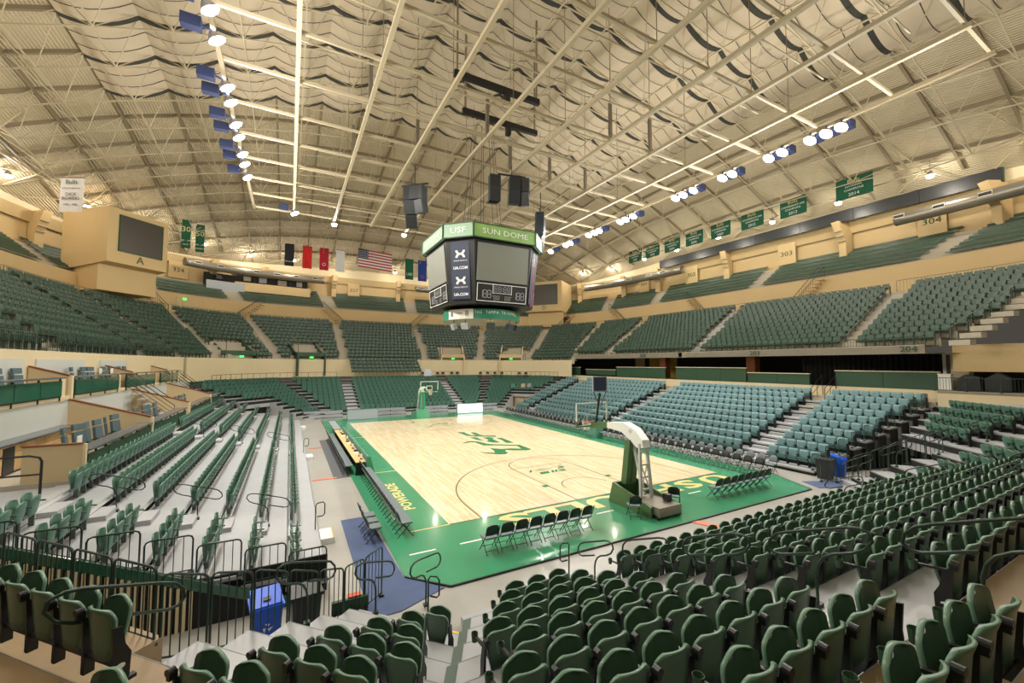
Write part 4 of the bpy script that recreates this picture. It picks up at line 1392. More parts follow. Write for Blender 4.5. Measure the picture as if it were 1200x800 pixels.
# stair rails down from the concourse to the top level
for i, (th, dr) in enumerate(((-10.5, -1), (8, 1), (29, 1), (47, -1), (67, -1), (83, -1), (98, 1), (117, -1), (128, 1), (141, -1), (160, -1))):
    p = ring_pt(32.7, 40.7, math.radians(th)); q = ring_pt(32.7, 40.7, math.radians(th + dr * 4.2))
    if visible((p.x, p.y, 13), 40) is None: continue
    t = thing('concourse_stair', f'{ORD[i + 1]} railed stair from the concourse up to the top benches, counted from sign 304', 'stair', (p.x, p.y, 11.7), 0, 'concourse stairs')
    d = Vector((q.x - p.x, q.y - p.y, 2.7)); inw = Vector((-p.x, CY - p.y, 0)).normalized()
    b = MB()
    for k in range(9): b.box(d * ((k + .5) / 9) + inw * .3 + Vector((0, 0, -.1)), (.5, .5, .12), math.atan2(d.y, d.x))
    b.build('flight', 'wall', t)
    for s_, nm in ((.65, 'outer_rail'), (.0, 'inner_rail')):
        b = MB(); o = inw * s_
        b.tube([o, o + Vector((0, 0, 1)), o + d + Vector((0, 0, 1)), o + d], .03, 5)
        for k in range(1, 12): b.bar(o + d * (k / 12), o + d * (k / 12) + Vector((0, 0, 1)), .018)
        b.build(nm, 'rail', t)
# ================================================================== OPEN SUITES BEHIND THE BLEACHER
sf = MB(); sf.prism([(-18.4, 2.9), (-21.2, 2.9), (-21.2, 34), (-18.4, 34)], 2.2, 2.35)
suite = tag(sf.build('floor_suites', 'stair'), 'floors of the open suites behind the sideline bleacher', kind='structure')
sf = MB(); sf.prism([(-21.2, -2), (-22.5, -2), (-22.5, 34), (-21.2, 34)], 4.2, 4.35); sf.build('upper_suite_floor', 'stair', suite)
sf = MB(); sf.prism([(-18.4, -6), (-24, -6), (-24, 2.9), (-18.4, 2.9)], 2.0, 2.2); sf.build('landing', 'tread', suite)
t = MB(); t.prism([(-21.25, -2), (-21.15, -2), (-21.15, 34), (-21.25, 34)], 2.35, 4.42); tag(t.build('wall_suite_back', 'greypanel'), 'pale grey back wall of the lower suites', kind='structure')
t = MB(); t.prism([(-21.27, -2), (-21.1, -2), (-21.1, 34), (-21.27, 34)], 4.36, 4.5); tag(t.build('trim_3', 'cream'), 'cream ledge under the upper suite fronts', kind='structure')
for i, (y0, y1) in enumerate(((5.0, 9.6), (10.5, 15.2), (17.2, 22.4), (24.2, 29))):
    t = MB(); t.box((-22.42, (y0 + y1) / 2, 5.55), (.06, y1 - y0, 1.0)); t.build('grey_panel', 'greypanel', suite)
DIVY = [10.0, 18.0, 26.0]
for i, y in enumerate(DIVY):
    t = thing('suite_divider', f'tan stepped dividing wall between open suites, {ORD[i + 1]} from the railing', 'partition', (-18.4, y, 2.35), 0, 'suite dividing walls')
    L = lambda x, z: (x + 18.4, -.08, z - 2.35)
    b = MB(); b.extrude([L(-18.4, 2.35), L(-18.4, 3.42), L(-21.17, 4.32), L(-21.17, 5.32), L(-22.4, 5.72), L(-22.4, 2.35)], (0, .16, 0)); b.build('panel', 'tan', t)
    b = MB(); b.bar((0, 0, 1.10), (-2.77, 0, 2.0), .2, .05); b.bar((-2.75, 0, 3.0), (-4.0, 0, 3.4), .2, .05); b.build('top_trim', 'trimwood', t)
    b = MB(); b.box((.02, 0, .3), (.1, .2, 1.55)); b.box((-2.72, 0, 2.5), (.1, .2, 1.0)); b.build('end_post', 'cream', t)
t = thing('suite_divider', 'low tan end partition with brown top at the first suite', 'partition', (-18.42, 3.05, 2.2), 0, 'suite dividing walls')
b = MB(); b.box((-.65, 0, .6), (1.3, .12, 1.2)); b.build('panel', 'tan', t)
b = MB(); b.box((-.65, 0, 1.22), (1.32, .16, .04)); b.build('top_trim', 'trimwood', t)
b = MB(); b.box((.03, 0, .6), (.06, .14, 1.2)); b.build('end_post', 'cream', t)
SPAN = [(3.2, 9.85), (10.2, 17.0), (18.2, 25.8), (26.2, 31)]
for i, (y0, y1) in enumerate(SPAN):
    ym = (y0 + y1) / 2
    t = thing('suite_counter', f'dark grey drink counter on the front of the {ORD[i + 1]} lower suite', 'counter', (-18.55, ym, 2.35), 0, 'lower suite counters')
    b = MB(); b.box((0, 0, .83), (.5, y1 - y0, .05)); b.build('counter_top', 'counter', t)
    n = 4
    for k in range(n):
        b = MB(); b.box((.18, -(y1 - y0) / 2 + (k + .5) * (y1 - y0) / n, .36), (.03, (y1 - y0) / n - .04, .66)); b.build('front_panel', 'greenpanel', t)
    b = MB()
    for k in range(n + 1): b.box((.12, -(y1 - y0) / 2 + k * (y1 - y0) / n * .99, .4), (.06, .06, .8))
    b.build('posts', 'black', t)
UPS = [(4.0, 9.0), (10.2, 15.4), (16.6, 22.3), (23.6, 28.8), (-1.5, 3.6)]
for i, (y0, y1) in enumerate(UPS):
    ym = (y0 + y1) / 2
    t = thing('suite_parapet', f'green panelled front with grey counter, upper suite {["nearest the railing but one", "second from the railing", "third from the railing", "fourth from the railing", "nearest the railing"][i]}', 'counter', (-21.15, ym, 4.35), 0, 'upper suite fronts')
    b = MB(); b.box((0, 0, .93), (.42, y1 - y0, .06)); b.build('counter_top', 'counter', t)
    n = 3
    for k in range(n):
        b = MB(); b.box((.10, -(y1 - y0) / 2 + (k + .5) * (y1 - y0) / n, .5), (.03, (y1 - y0) / n - .05, .62)); b.build('glass_panel', 'suiteglass', t)
    b = MB()
    for k in range(n + 1): b.box((.06, -(y1 - y0) / 2 + k * (y1 - y0) / n * .99, .45), (.05, .05, .9))
    b.box((.06, 0, .16), (.06, y1 - y0, .04)); b.build('posts', 'black', t)
    b = MB(); b.box((-.02, y1 - ym + .28, .45), (.12, .36, 1.0)); b.build('side_pier', 'cream', t)
# suite chairs, padded with head rest
def make_suite_chair():
    t = thing('suite_chair', 'chair', 'chair')
    b = MB(); b.box((0, 0, .46), (.5, .5, .1)); b.build('seat', 'suitechair', t)
    b = MB(); b.box((0, -.25, .80), (.52, .09, .52), 0, .12); b.build('backrest', 'suitechair', t)
    b = MB(); b.box((0, -.31, 1.22), (.50, .08, .22), 0, .12); b.build('headrest', 'suitechair', t)
    b = MB()
    for s_ in (-.27, .27): b.box((s_, -.02, .62), (.05, .4, .04)); b.box((s_, -.02, .5), (.03, .05, .24))
    b.build('armrest', 'black', t)
    b = MB(); b.bar((0, 0, .06), (0, 0, .42), .06); b.box((0, 0, .04), (.5, .07, .05)); b.box((0, 0, .04), (.07, .5, .05)); b.build('pedestal', 'black', t)
    register(t)
    return t
sc0 = make_suite_chair()
CH = [(-19.35, 5.3, 2.35, .2), (-19.3, 6.1, 2.35, -.3), (-19.25, 6.75, 2.35, .1), (-19.2, 7.5, 2.35, -.1), (-19.2, 8.4, 2.35, .25), (-19.2, 9.3, 2.35, -.2),
      (-19.3, 11.0, 2.35, .3), (-19.25, 12.3, 2.35, 0), (-19.2, 13.6, 2.35, -.3), (-19.2, 14.4, 2.35, .2), (-19.2, 15.4, 2.35, 0),
      (-19.3, 19.0, 2.35, .2), (-19.2, 20.2, 2.35, 0), (-19.2, 21.4, 2.35, -.2), (-19.2, 22.8, 2.35, .3),
      (-21.95, 7.6, 4.35, .1), (-21.95, 8.7, 4.35, -.1), (-21.9, 13.2, 4.35, .2), (-21.95, 14.6, 4.35, 0), (-21.9, 15.2, 4.35, -.2), (-21.95, 17.2, 4.35, 0), (-21.9, 18.0, 4.35, .2), (-21.95, 19.6, 4.35, 0), (-21.9, 20.4, 4.35, 0)]
cnt = {}
for i, (x, y, z, dr) in enumerate(CH):
    lv = 'lower' if z < 3 else 'upper'
    key = (lv, int((y - 2) // 8)); cnt[key] = cnt.get(key, 0) + 1
    lab = f'teal suite chair with headrest, {ORD[cnt[key]]} along {ORD[key[1] + 1]} {lv} suite'
    rz = -PI / 2 + dr
    if i == 0:
        sc0.location = (x, y, z); sc0.rotation_euler = (0, 0, rz); sc0['label'] = lab; r = sc0
    else:
        r = dup(sc0, (x, y, z), rz, lab)
    r['group'] = 'suite chairs'
# maple cabinets along the back wall of the first and second suites
for i, (y0, y1) in enumerate(((3.0, 9.3), (12.5, 15.2))):
    t = thing('maple_cabinet', f'maple base cabinet with dark top at the back of the {ORD[i + 1]} lower suite', 'cabinet', (-20.9, (y0 + y1) / 2, 2.35), 0, 'suite cabinets')
    W = y1 - y0
    b = MB(); b.box((0, 0, .48), (.5, W, .86)); b.build('body', 'cabinet', t)
    b = MB(); b.box((.03, 0, .96), (.66, W + .06, .05)); b.build('counter_top', 'counter', t)
    n = int(W / .62)
    for k in range(n):
        yk = -W / 2 + (k + .5) * W / n
        if i == 0 and k == 2:
            b = MB(); b.box((.27, yk, .46), (.04, W / n - .04, .8)); b.build('fridge_door', 'binblack', t); continue
        b = MB(); b.box((.265, yk, .36), (.03, W / n - .03, .56)); d = b.build('door', 'cabinet', t)
        b = MB(); b.box((.29, yk + W / n * .35, .56), (.02, .1, .02)); b.build('handle', 'chrome', d)
        b = MB(); b.box((.265, yk, .78), (.03, W / n - .03, .2)); d = b.build('drawer', 'cabinet', t)
        b = MB(); b.box((.29, yk, .8), (.02, .14, .02)); b.build('handle', 'chrome', d)
# papers on counters
for i, (x, y, z) in enumerate(((-22.0, 16.0, 5.25), (-21.8, 16.9, 5.25), (-18.9, 4.2, 3.23))):
    b = MB(); b.box((0, 0, .14), (.03, .32, .28), 0, 0); o = b.build('paper_sign', 'white'); o.location = (x, y, z + (.06 if i < 2 else 0)); tag(o, f'white paper sign standing on the suite counter, {ORD[i + 1]} of three', 'sign')
# stairs with rails between suites
for i, (y, x) in enumerate(((17.4, -19.9), (27.6, -19.6))):
    t = thing('suite_stair', f'black railed steps between open suites, {["nearer", "farther"][i]} flight', 'stair', (x, y, 2.35), 0, 'suite stairs')
    b = MB()
    for k in range(6): b.box((-.9 + .3 * k, 0, 1.7 - .3 * k), (.32, 1.0, .08))
    b.build('flight', 'tread', t)
    for s_ in (-.55, .55):
        b = MB()
        b.tube([(-1.2, s_, 2.0), (-1.2, s_, 2.95), (1.0, s_, 1.0), (1.0, s_, .1)], .022, 6)
        for q in (.25, .5, .75): b.tube([(-1.2, s_, 2.95 - q), (1.0, s_, 1.0 - q)], .015, 5)
        b.build('stair_rail', 'black', t)
t = thing('landing_rail', 'black handrail at the landing beside the first suite cabinets', 'handrail', (-18.9, 1.9, 2.2))
b = MB(); b.tube([(-2.5, .3, 1.05), (-.25, 0, 1.12), (-.05, 0, 1.06), (0, 0, .95), (0, 0, 0)], .03, 6); b.tube([(-2.5, .3, .55), (0, 0, .6)], .025, 6); b.build('rail_tube', 'black', t)
tp = MB()
for i in range(8):
    tp.mi = i % 2
    y = 1.2 + i * .2; tp.face((-18.42, y, 2.205), (-18.42, y + .2, 2.205), (-18.54, y + .2, 2.205), (-18.54, y, 2.205))
tp.build('hazard_tape', ['yellow', 'black'], suite)

# ---------------------------------------------- green fronted suites under the far-side upper bowl
rm = MB(); rm.box((27.5, 14, 5.4), (.2, 52, 2.6)); dkr = tag(rm.build('wall_suite_dark', 'darkroom'), 'dark back wall of the suites under the upper bowl', kind='structure')
t = MB(); t.prism([(22.4, -9), (27.6, -9), (27.6, 38), (22.4, 38)], 4.0, 4.15); tag(t.build('floor_side_suites', 'darkroom'), 'dark floor of the suites under the upper bowl', kind='structure')
t = MB(); t.prism([(22.25, -9), (22.5, -9), (22.5, 38), (22.25, 38)], 3.5, 4.32); tag(t.build('trim_4', 'cream'), 'cream band above the top row of padded seats', kind='structure')
GP = [(-4.8, .7, 4.25, 5.42), (2.4, 7.25, 4.3, 5.15), (7.4, 14.8, 4.3, 5.55), (16.2, 23.6, 4.4, 5.5), (23.8, 29.5, 4.5, 5.15), (30.8, 37.6, 4.4, 5.4)]
for i, (y0, y1, z0, z1) in enumerate(GP):
    t = thing('suite_parapet', f'dark green suite front with pale cap, {ORD[i + 1]} from the bins along the padded stand', 'counter', (22.35, (y0 + y1) / 2, z0), 0, 'green suite fronts')
    n = 2 if y1 - y0 < 6 else 3
    for k in range(n):
        b = MB(); b.box((0, -(y1 - y0) / 2 + (k + .5) * (y1 - y0) / n, (z1 - z0) / 2), (.1, (y1 - y0) / n - .025, z1 - z0)); b.build('panel', 'greenpanel', t)
    b = MB(); b.box((0, 0, z1 - z0 + .03), (.22, y1 - y0 + .04, .06)); b.build('cap', 'cream', t)
for i, y in enumerate((7.9, 17.9, -5.3)):
    b = MB(); b.box((24.2, y, 5.4), (.8, .8, 2.5)); tag(b.build('wall_pier', 'brick' if i < 2 else 'cream'), 'brown brick pier in the suite opening', kind='structure')
b = MB(); b.box((27.3, 20.9, 5.4), (.1, 4.2, 2.4)); b.build('lit_room_wall', 'amber', dkr)
b = MB(); b.box((27.3, 24.6, 5.4), (.1, 1.6, 2.4)); b.build('lit_room_wall', 'tan', dkr)
cu = thing('black_curtain', 'pleated black curtain hung across the suite opening below sign 204', 'curtain', (24.6, -.9, 4.3))
P = []
for z in (0, 2.35):
    P.append([(.09 * math.sin(i * 2.2), -3.3 + i * .11, z) for i in range(76)])
b = MB(); b.grid(P); b.build('cloth', 'curtain', cu)
b = MB(); b.bar((0, -3.4, 2.38), (0, 5.1, 2.38), .05); b.build('rod', 'black', cu)
dr = MB(); dr.box((24.5, -4.95, 5.6), (.12, 1.15, 2.1)); d_ = tag(dr.build('door_1', 'white'), 'white framed door at the end of the dark suites', kind='structure')
b = MB(); b.box((24.42, -4.95, 5.75), (.04, .8, 1.6)); b.build('glass_pane', 'darkscreen', d_)
t = MB(); t.prism([(22.3, -5.4), (22.5, -5.4), (23.2, -14), (23.0, -14)], 5.5, 7.1); tag(t.build('wall_corner', 'wall'), 'tan wall beyond the end of the suites', kind='structure')
t = MB(); t.prism([(21.4, -4.9), (21.6, -4.9), (22.3, -14), (22.1, -14)], 3.0, 4.32); tag(t.build('wall_corner_low', 'cream'), 'cream wall behind the corner seats', kind='structure')
t = MB(); t.prism([(21.4, -4.9), (22.5, -4.9), (23.2, -14), (22.1, -14)], 4.2, 4.33); tag(t.build('floor_corner_platform', 'stair'), 'camera platform floor at the corner', kind='structure')
for i in range(4):
    guard((21.55 + .15 * i, -4.75 - 1.3 * i, 4.33), (21.7 + .15 * i, -6.0 - 1.3 * i, 4.33), .8, f'green baluster rail of the corner platform, {ORD[i + 1]} length', 'corner platform rails', mode='joined', gap=.12)
# covered cart, white box, folding chairs on the platform
ca = thing('covered_cart', 'cart under a black cover on the corner platform', 'cart', (22.6, -6.0, 4.33))
b = MB(); b.extrude([(-.3, -.5, .1), (-.3, .5, .1), (-.3, .45, .75), (-.3, .1, 1.0), (-.3, -.45, .85)], (.6, 0, 0)); b.build('cover', 'binblack', ca)
b = MB(); b.box((0, 0, .06), (.55, .9, .1)); b.build('base', 'black', ca)
ca = thing('covered_cart', 'second black covered cart with peaked top on the corner platform', 'cart', (22.8, -7.1, 4.33))
b = MB(); b.extrude([(-.3, -.5, .1), (-.3, .5, .1), (-.3, .5, .75), (-.3, .0, 1.12), (-.3, -.5, .8)], (.6, 0, 0)); b.build('cover', 'binblack', ca)
b = MB(); b.box((0, 0, .06), (.55, .9, .1)); b.build('base', 'black', ca)
bx = thing('white_box', 'white cabinet box beside the covered carts', 'box', (22.3, -5.05, 4.33))
b = MB(); b.box((0, 0, .5), (.4, .55, .95)); b.build('body', 'white', bx); b = MB(); b.box((0, 0, 1.0), (.44, .6, .05)); b.build('lid', 'offwhite', bx)
# ================================================================== COURTSIDE FURNITURE
def make_folding_chair(pad='chairdark', frame_m='black', padded_back=True):
    t = thing('folding_chair', 'chair', 'chair')
    b = MB(); b.box((0, .02, .455), (.44, .42, .05)); put('seat', b.mesh('seat', 'chairpad'), t)
    b = MB(); shell(b, lambda v: .215 - (.06 if v > .95 else 0), lambda u, v: .56 + v * .34 - .03 * u * u * v, lambda u, v: -.22 - .10 * v + .03 * u * u, 4, 3, .035, 0)
    put('backrest', b.mesh('backrest', pad, True), t)
    b = MB()
    for s_ in (-.215, .215):
        b.tube([(s_, .26, .0), (s_, -.22, .58), (s_, -.32, .88)], .014, 5)
        b.tube([(s_ * .9, -.27, .0), (s_ * .9, .18, .45)], .014, 5)
    b.tube([(-.21, .15, .13), (.21, .15, .13)], .01, 4); b.tube([(-.19, -.2, .09), (.19, -.2, .09)], .01, 4)
    put('frame', b.mesh('frame', frame_m), t)
    register(t)
    return t
fc0 = make_folding_chair()
fc1 = make_folding_chair('chairpad')
used = {}
def chair(proto, x, y, rz, lab, group, z=.045):
    if proto.name not in used:
        used[proto.name] = 1
        r = proto; r.location = (x, y, z); r.rotation_euler = (0, 0, rz); r['label'] = lab
    else:
        r = dup(proto, (x, y, z), rz, lab)
    r['group'] = group
    return r
for i in range(8):
    chair(fc0, -7.25 + .53 * i, -2.62, 0, f'black folding chair behind the baseline, {ORD[i + 1]} from the open end of the row of eight', 'folding chairs by the baseline lettering')
for i in range(8):
    chair(fc0, 3.75 + .52 * i, -2.62, 0, f'black folding chair past the basket base, {ORD[i + 1]} in the row on the bins side', 'folding chairs on the bins side of the basket')
chair(fc0, -1.15, -2.65, -.5, 'black folding chair beside the basket base, lettered S side', 'chairs at the basket base')
chair(fc0, 1.15, -2.6, -.9, 'black folding chair tucked behind the far corner of the basket base', 'chairs at the basket base')
for i in range(21):
    chair(fc1, -9.3, -.15 + .4 * i, -PI / 2, f'grey padded bench chair beside the green apron, {ORD[i + 1]} from the baseline', 'team bench chairs')
for i in range(3):
    chair(fc1, -10.3, -.05 + .6 * i, -PI / 2, f'grey padded chair standing apart on the blue mat, {ORD[i + 1]} from the railing', 'chairs on the blue mat', .02)
for i in range(24):
    chair(fc1, -10.05, 9.0 + .47 * i, -PI / 2, f'chair tucked behind the scorers table, {ORD[i + 1]} from its near end', 'scorers table chairs', .045)
for i in range(46):
    chair(fc0, 9.0, -1.35 + .64 * i, PI / 2, f'courtside chair along the far sideline, front row, {ORD[i + 1]} from the bins', 'courtside chairs, front row')
for i in range(46):
    chair(fc1, 10.35, -1.3 + .64 * i, PI / 2, f'courtside chair along the far sideline, second row, {ORD[i + 1]} from the bins', 'courtside chairs, second row', .0)
# scorers table
t = thing('scorers_table', 'long wood topped scorers table with teal padded screen along the sideline', 'table', (-9.5, 14.1, .045))
b = MB(); b.box((0, 0, .72), (.5, 11.7, .04)); b.build('tabletop', 'cabinet', t)
for k in range(5):
    b = MB(); b.box((0, -5.6 + 2.8 * k, .35), (.45, .05, .7)); b.build('leg', 'black', t)
for k in range(4):
    b = MB(); b.extrude([(.30, -5.9 + 2.95 * k, 0), (.62, -5.9 + 2.95 * k, 0), (.42, -5.9 + 2.95 * k, .95), (.34, -5.9 + 2.95 * k, .95)], (0, 2.9, 0)); b.build('screen_pad', 'tealcover', t)
b = MB(); b.extrude([(.25, -5.96, 0), (.72, -5.96, 0), (.46, -5.96, .98), (.28, -5.96, .98)], (0, .06, 0)); b.build('end_panel', 'court_green', t)
t = thing('scorers_table', 'grey covered extension table past the scorers table', 'table', (-9.5, 22.6, .045))
b = MB(); b.box((0, 0, .76), (.5, 5, .05)); b.build('tabletop', 'ledboard', t)
b = MB(); b.box((.2, 0, .38), (.05, 5, .72)); b.build('skirt', 'tealcover', t)
random.seed(3)
for i in range(14):
    y = 8.8 + i * .78 + random.random() * .3
    k = ('monitor', 'microphone', 'paper_pad', 'desk_phone')[i % 4]
    t = thing(k, f'{ORD[i // 4 + 1]} {k.replace("_", " ")} along the scorers table from its near end', k.replace('_', ' '), (-9.45 + random.random() * .1, y, .785), 0, 'scorers table equipment')
    b = MB()
    if k == 'monitor':
        b.box((.02, 0, .16), (.03, .3, .2)); b.build('screen', 'white', t); b = MB(); b.box((0, 0, .03), (.12, .14, .06)); b.build('stand', 'black', t)
    elif k == 'microphone':
        b.tube([(0, 0, 0), (0, 0, .15), (.06, 0, .22)], .012, 5); b.build('stem', 'black', t); b = MB(); b.box((0, 0, .01), (.1, .1, .02)); b.build('base', 'black', t)
    elif k == 'paper_pad':
        b.box((0, 0, .01), (.22, .3, .02)); b.build('sheet', 'white', t)
    else:
        b.box((0, 0, .04), (.2, .2, .07)); b.build('body', 'binblack', t)
# boards at the far baseline
def board(x0, x1, y, h, mm, lab):
    t = thing('advertising_board', lab, 'board', ((x0 + x1) / 2, y, .045))
    W = x1 - x0
    b = MB(); b.extrude([(-W / 2, 0, .06), (W / 2, 0, .06), (W / 2, .12, h), (-W / 2, .12, h)], (0, .06, 0)); b.build('panel', mm, t)
    b = MB(); b.extrude([(-W / 2 - .05, .02, 0), (-W / 2, .02, 0), (-W / 2, .14, h + .03), (-W / 2 - .05, .14, h + .03)], (0, .3, 0)); b.extrude([(W / 2, .02, 0), (W / 2 + .05, .02, 0), (W / 2 + .05, .14, h + .03), (W / 2, .14, h + .03)], (0, .3, 0))
    b.box((0, .14, h + .03), (W + .1, .1, .05)); b.box((0, .05, .03), (W + .1, .14, .06)); b.build('surround', 'tealcover', t)
board(-7.5, -4.5, 30.9, 1.05, 'ledboard', 'grey led board on the far baseline beside the scorers side')
board(4.5, 7.7, 30.9, 1.1, 'adwhite', 'bright white led board on the far baseline past the basket')
t = thing('padded_crate', 'green padded crate on the apron in front of the padded stand', 'crate', (8.8, 11.6, .045))
b = MB(); b.box((0, 0, .45), (.7, 1.2, .9)); b.build('body', 'tealcover', t); b = MB(); b.box((0, 0, .92), (.74, 1.24, .05)); b.build('lid', 'tealcover', t)
# baskets
def basket(my, lab):
    t = thing('basketball_goal', lab, 'basketball goal', (0, 28.65 if my else 0, .045), PI if my else 0)
    pad = 'hoopgreen' if not my else 'court_green'
    for s_ in (-1, 1):
        b = MB(); b.extrude([(s_ * .62, -.75, 0), (s_ * .62, -1.0, .86), (s_ * .62, -3.1, .42), (s_ * .62, -3.1, 0)], (s_ * .1, 0, 0)); b.build('side_pad', pad, t)
    b = MB(); b.extrude([(-.62, -.75, 0), (.62, -.75, 0), (.62, -1.0, .86), (-.62, -1.0, .86)], (0, -.1, 0)); b.build('front_pad', pad, t)
    b = MB(); b.box((0, -2.6, .3), (1.2, 1.4, .3)); b.box((0, -3.35, .28), (1.2, .1, .34)); b.build('weight_box', 'duct', t)
    b = MB(); b.box((0, -3.3, .08), (1.3, .12, .1)); b.box((.4, -2.9, .6), (.2, .3, .25)); b.build('caster_bar', 'black', t)
    for s_ in (-1, 1):   # tower pads and lattice posts
        b = MB(); b.extrude([(s_ * .06, -1.05, .75), (s_ * .30, -1.05, .75), (s_ * .26, -1.28, 2.62), (s_ * .06, -1.28, 2.62)], (0, -.30, .05)); b.build('tower_pad', pad, t)
        b = MB(); b.bar((s_ * .3, -2.2, .45), (s_ * .18, -2.05, 2.6), .09, .12)
        b.build('tower_post', 'hoopgrey', t)
    b = MB()
    for z in (.75, 1.25, 1.75, 2.3): b.bar((-.28 + z * .03, -2.15, z), (.28 - z * .03, -2.15, z), .06)
    b.bar((-.2, -2.15, .8), (.15, -2.1, 1.7), .04); b.bar((.2, -2.15, .8), (-.15, -2.1, 1.7), .04); b.bar((0, -2.1, .5), (0, -1.5, 2.5), .1)
    b.build('tower_brace', 'hoopgrey', t)
    b = MB(); b.extrude([(-.2, -2.25, 2.45), (-.2, -2.2, 2.75), (-.2, -1.75, 3.15), (-.2, -1.1, 3.34), (-.2, -.1, 3.22), (-.2, -.1, 2.98), (-.2, -1.0, 2.92), (-.2, -1.5, 2.66), (-.2, -1.9, 2.4)], (.4, 0, 0)); b.build('boom', 'white', t)
    b = MB(); b.extrude([(-.2, -.1, 3.24), (-.2, 1.02, 3.06), (-.2, 1.02, 2.80), (-.2, -.1, 2.96)], (.4, 0, 0)); b.build('boom_pad', pad, t)
    ring = MB(); ring.extrude([(.202, -1.55 + .09 * math.cos(a), 3.02 + .09 * math.sin(a)) for a in [i * PI / 6 for i in range(12)]], (.004, 0, 0)); ring.extrude([(-.206, -1.55 + .09 * math.cos(a), 3.02 + .09 * math.sin(a)) for a in [i * PI / 6 for i in range(12)]], (.004, 0, 0)); ring.build('boom_emblem', 'hoopgrey', t)
    fm = MB()
    x, z0, z1, w = .915, 2.9, 3.97, .05
    fm.box((0, 1.2, z0), (2 * x, .05, w)); fm.box((0, 1.2, z1), (2 * x, .05, w)); fm.box((-x, 1.2, (z0 + z1) / 2), (w, .05, z1 - z0 + w)); fm.box((x, 1.2, (z0 + z1) / 2), (w, .05, z1 - z0 + w)); fm.build('backboard_frame', 'white', t)
    g = MB(); g.box((0, 1.2, (z0 + z1) / 2), (1.78, .012, 1.02)); g.build('backboard_glass', GLASS, t)
    q = MB(); q.box((0, 1.212, 3.10), (.6, .012, .05)); q.box((0, 1.212, 3.52), (.6, .012, .05)); q.box((-.28, 1.212, 3.31), (.05, .012, .45)); q.box((.28, 1.212, 3.31), (.05, .012, .45)); q.build('shooter_square', 'white', t)
    q = MB()
    for s_ in (-1, 1): q.box((s_ * .915, 1.2, 3.0), (.07, .09, .26))
    q.box((-.5, 1.2, 2.88), (.86, .09, .06)); q.box((.5, 1.2, 2.88), (.86, .09, .06)); q.build('edge_pad', pad, t)
    q = MB(); q.tube([(.2286 * math.cos(a), 1.6 + .2286 * math.sin(a), 3.05) for a in [2 * PI * i / 20 for i in range(20)]], .012, 6, True); q.box((0, 1.29, 3.04), (.2, .16, .05)); q.build('rim', 'rimred', t, True)
    q = MB()
    for i in range(12):
        a0, a1 = 2 * PI * i / 12, 2 * PI * (i + 1) / 12
        for a, bb_ in ((a0, a1), (a1, a0)):
            q.tube([(.225 * math.cos(a), 1.6 + .225 * math.sin(a), 3.04), (.16 * math.cos((a + bb_) / 2), 1.6 + .16 * math.sin((a + bb_) / 2), 2.82), (.12 * math.cos(bb_), 1.6 + .12 * math.sin(bb_), 2.62)], .005, 3)
    q.build('net', 'white', t)
    q = MB(); q.bar((0, .9, 3.05), (0, .6, 4.5), .07); q.bar((-.1, .6, 4.0), (-.38, .6, 4.55), .03); q.bar((.1, .6, 4.0), (.38, .6, 4.55), .03); q.build('clock_post', 'black', t)
    q = MB(); q.box((0, .62, 4.91), (.84, .08, .72)); c = q.build('shot_clock', 'ledboard', t)
    q = MB(); q.box((0, .57, 4.91), (.74, .02, .62)); q.build('clock_face', 'navy', c)
    return t
gm = bpy.data.materials.new('backboard_glass'); gm.use_nodes = True
_p = gm.node_tree.nodes['Principled BSDF']; _p.inputs['Transmission Weight'].default_value = 1; _p.inputs['Roughness'].default_value = .02; _p.inputs['IOR'].default_value = 1.03; _p.inputs['Base Color'].default_value = (.96, 1, .98, 1)
GLASS = gm
basket(0, 'near portable basketball goal with green pads and white boom')
basket(1, 'far portable basketball goal with green padded base')
# bins
def bin_(x, y, z, rz, mm, lab, arrows, w=.5, h=.78):
    t = thing('recycling_bin' if arrows else 'trash_bin', lab, 'bin', (x, y, z), rz)
    b = MB()
    b.prism([(-w * .42, -w * .42), (w * .42, -w * .42), (w * .42, w * .42), (-w * .42, w * .42)], 0, h)
    b.v = [(v[0] * (1 + .18 * (v[2] > .1)), v[1] * (1 + .18 * (v[2] > .1)), v[2]) for v in b.v]
    b.build('body', mm, t)
    b = MB(); b.box((0, 0, h + .03), (w * 1.12, w * 1.12, .07))
    if arrows:
        b.extrude([(-w * .5, -w * .5, h + .06), (w * .5, -w * .5, h + .06), (w * .42, 0, h + .24), (-w * .42, 0, h + .24)], (0, w, 0)) if False else b.prism([(-w * .5, -w * .5), (w * .5, -w * .5), (w * .5, w * .5), (-w * .5, w * .5)], h + .06, [h + .1, h + .1, h + .24, h + .24])
    b.build('lid', mm, t)
    if arrows:
        q = MB(); q.box((0, -w * .2, h + .165), (.14, .1, .012), 0, .28); q.build('slot', 'black', t)
        for k in range(3):
            a = PI / 2 + k * 2 * PI / 3
            q = MB(); cx, cz = .07 * math.cos(a), .45 + .07 * math.sin(a)
            q.extrude([(cx + .05 * math.cos(a + 1.2 + s_), -w * .505, cz + .05 * math.sin(a + 1.2 + s_)) for s_ in (0, 2.2, 3.4)], (0, .008, 0)); q.build('recycling_arrow', 'white', t)
    return t
bin_(-13.2, -4.15, .0, 0.15, 'blue', 'blue recycling bin with slotted lid behind the near railing', True, .56, .8)
bin_(-12.45, -4.05, .0, .1, 'binblack', 'black trash bin beside the near blue recycling bin', False, .58, .82)
bin_(12.9, -3.35, .0, .2, 'blue', 'blue recycling bin at the far end of the baseline', True, .6, .85)
bin_(11.75, -3.25, .0, .1, 'binblack', 'black trash bin beside the distant blue bin', False, .65, .95)
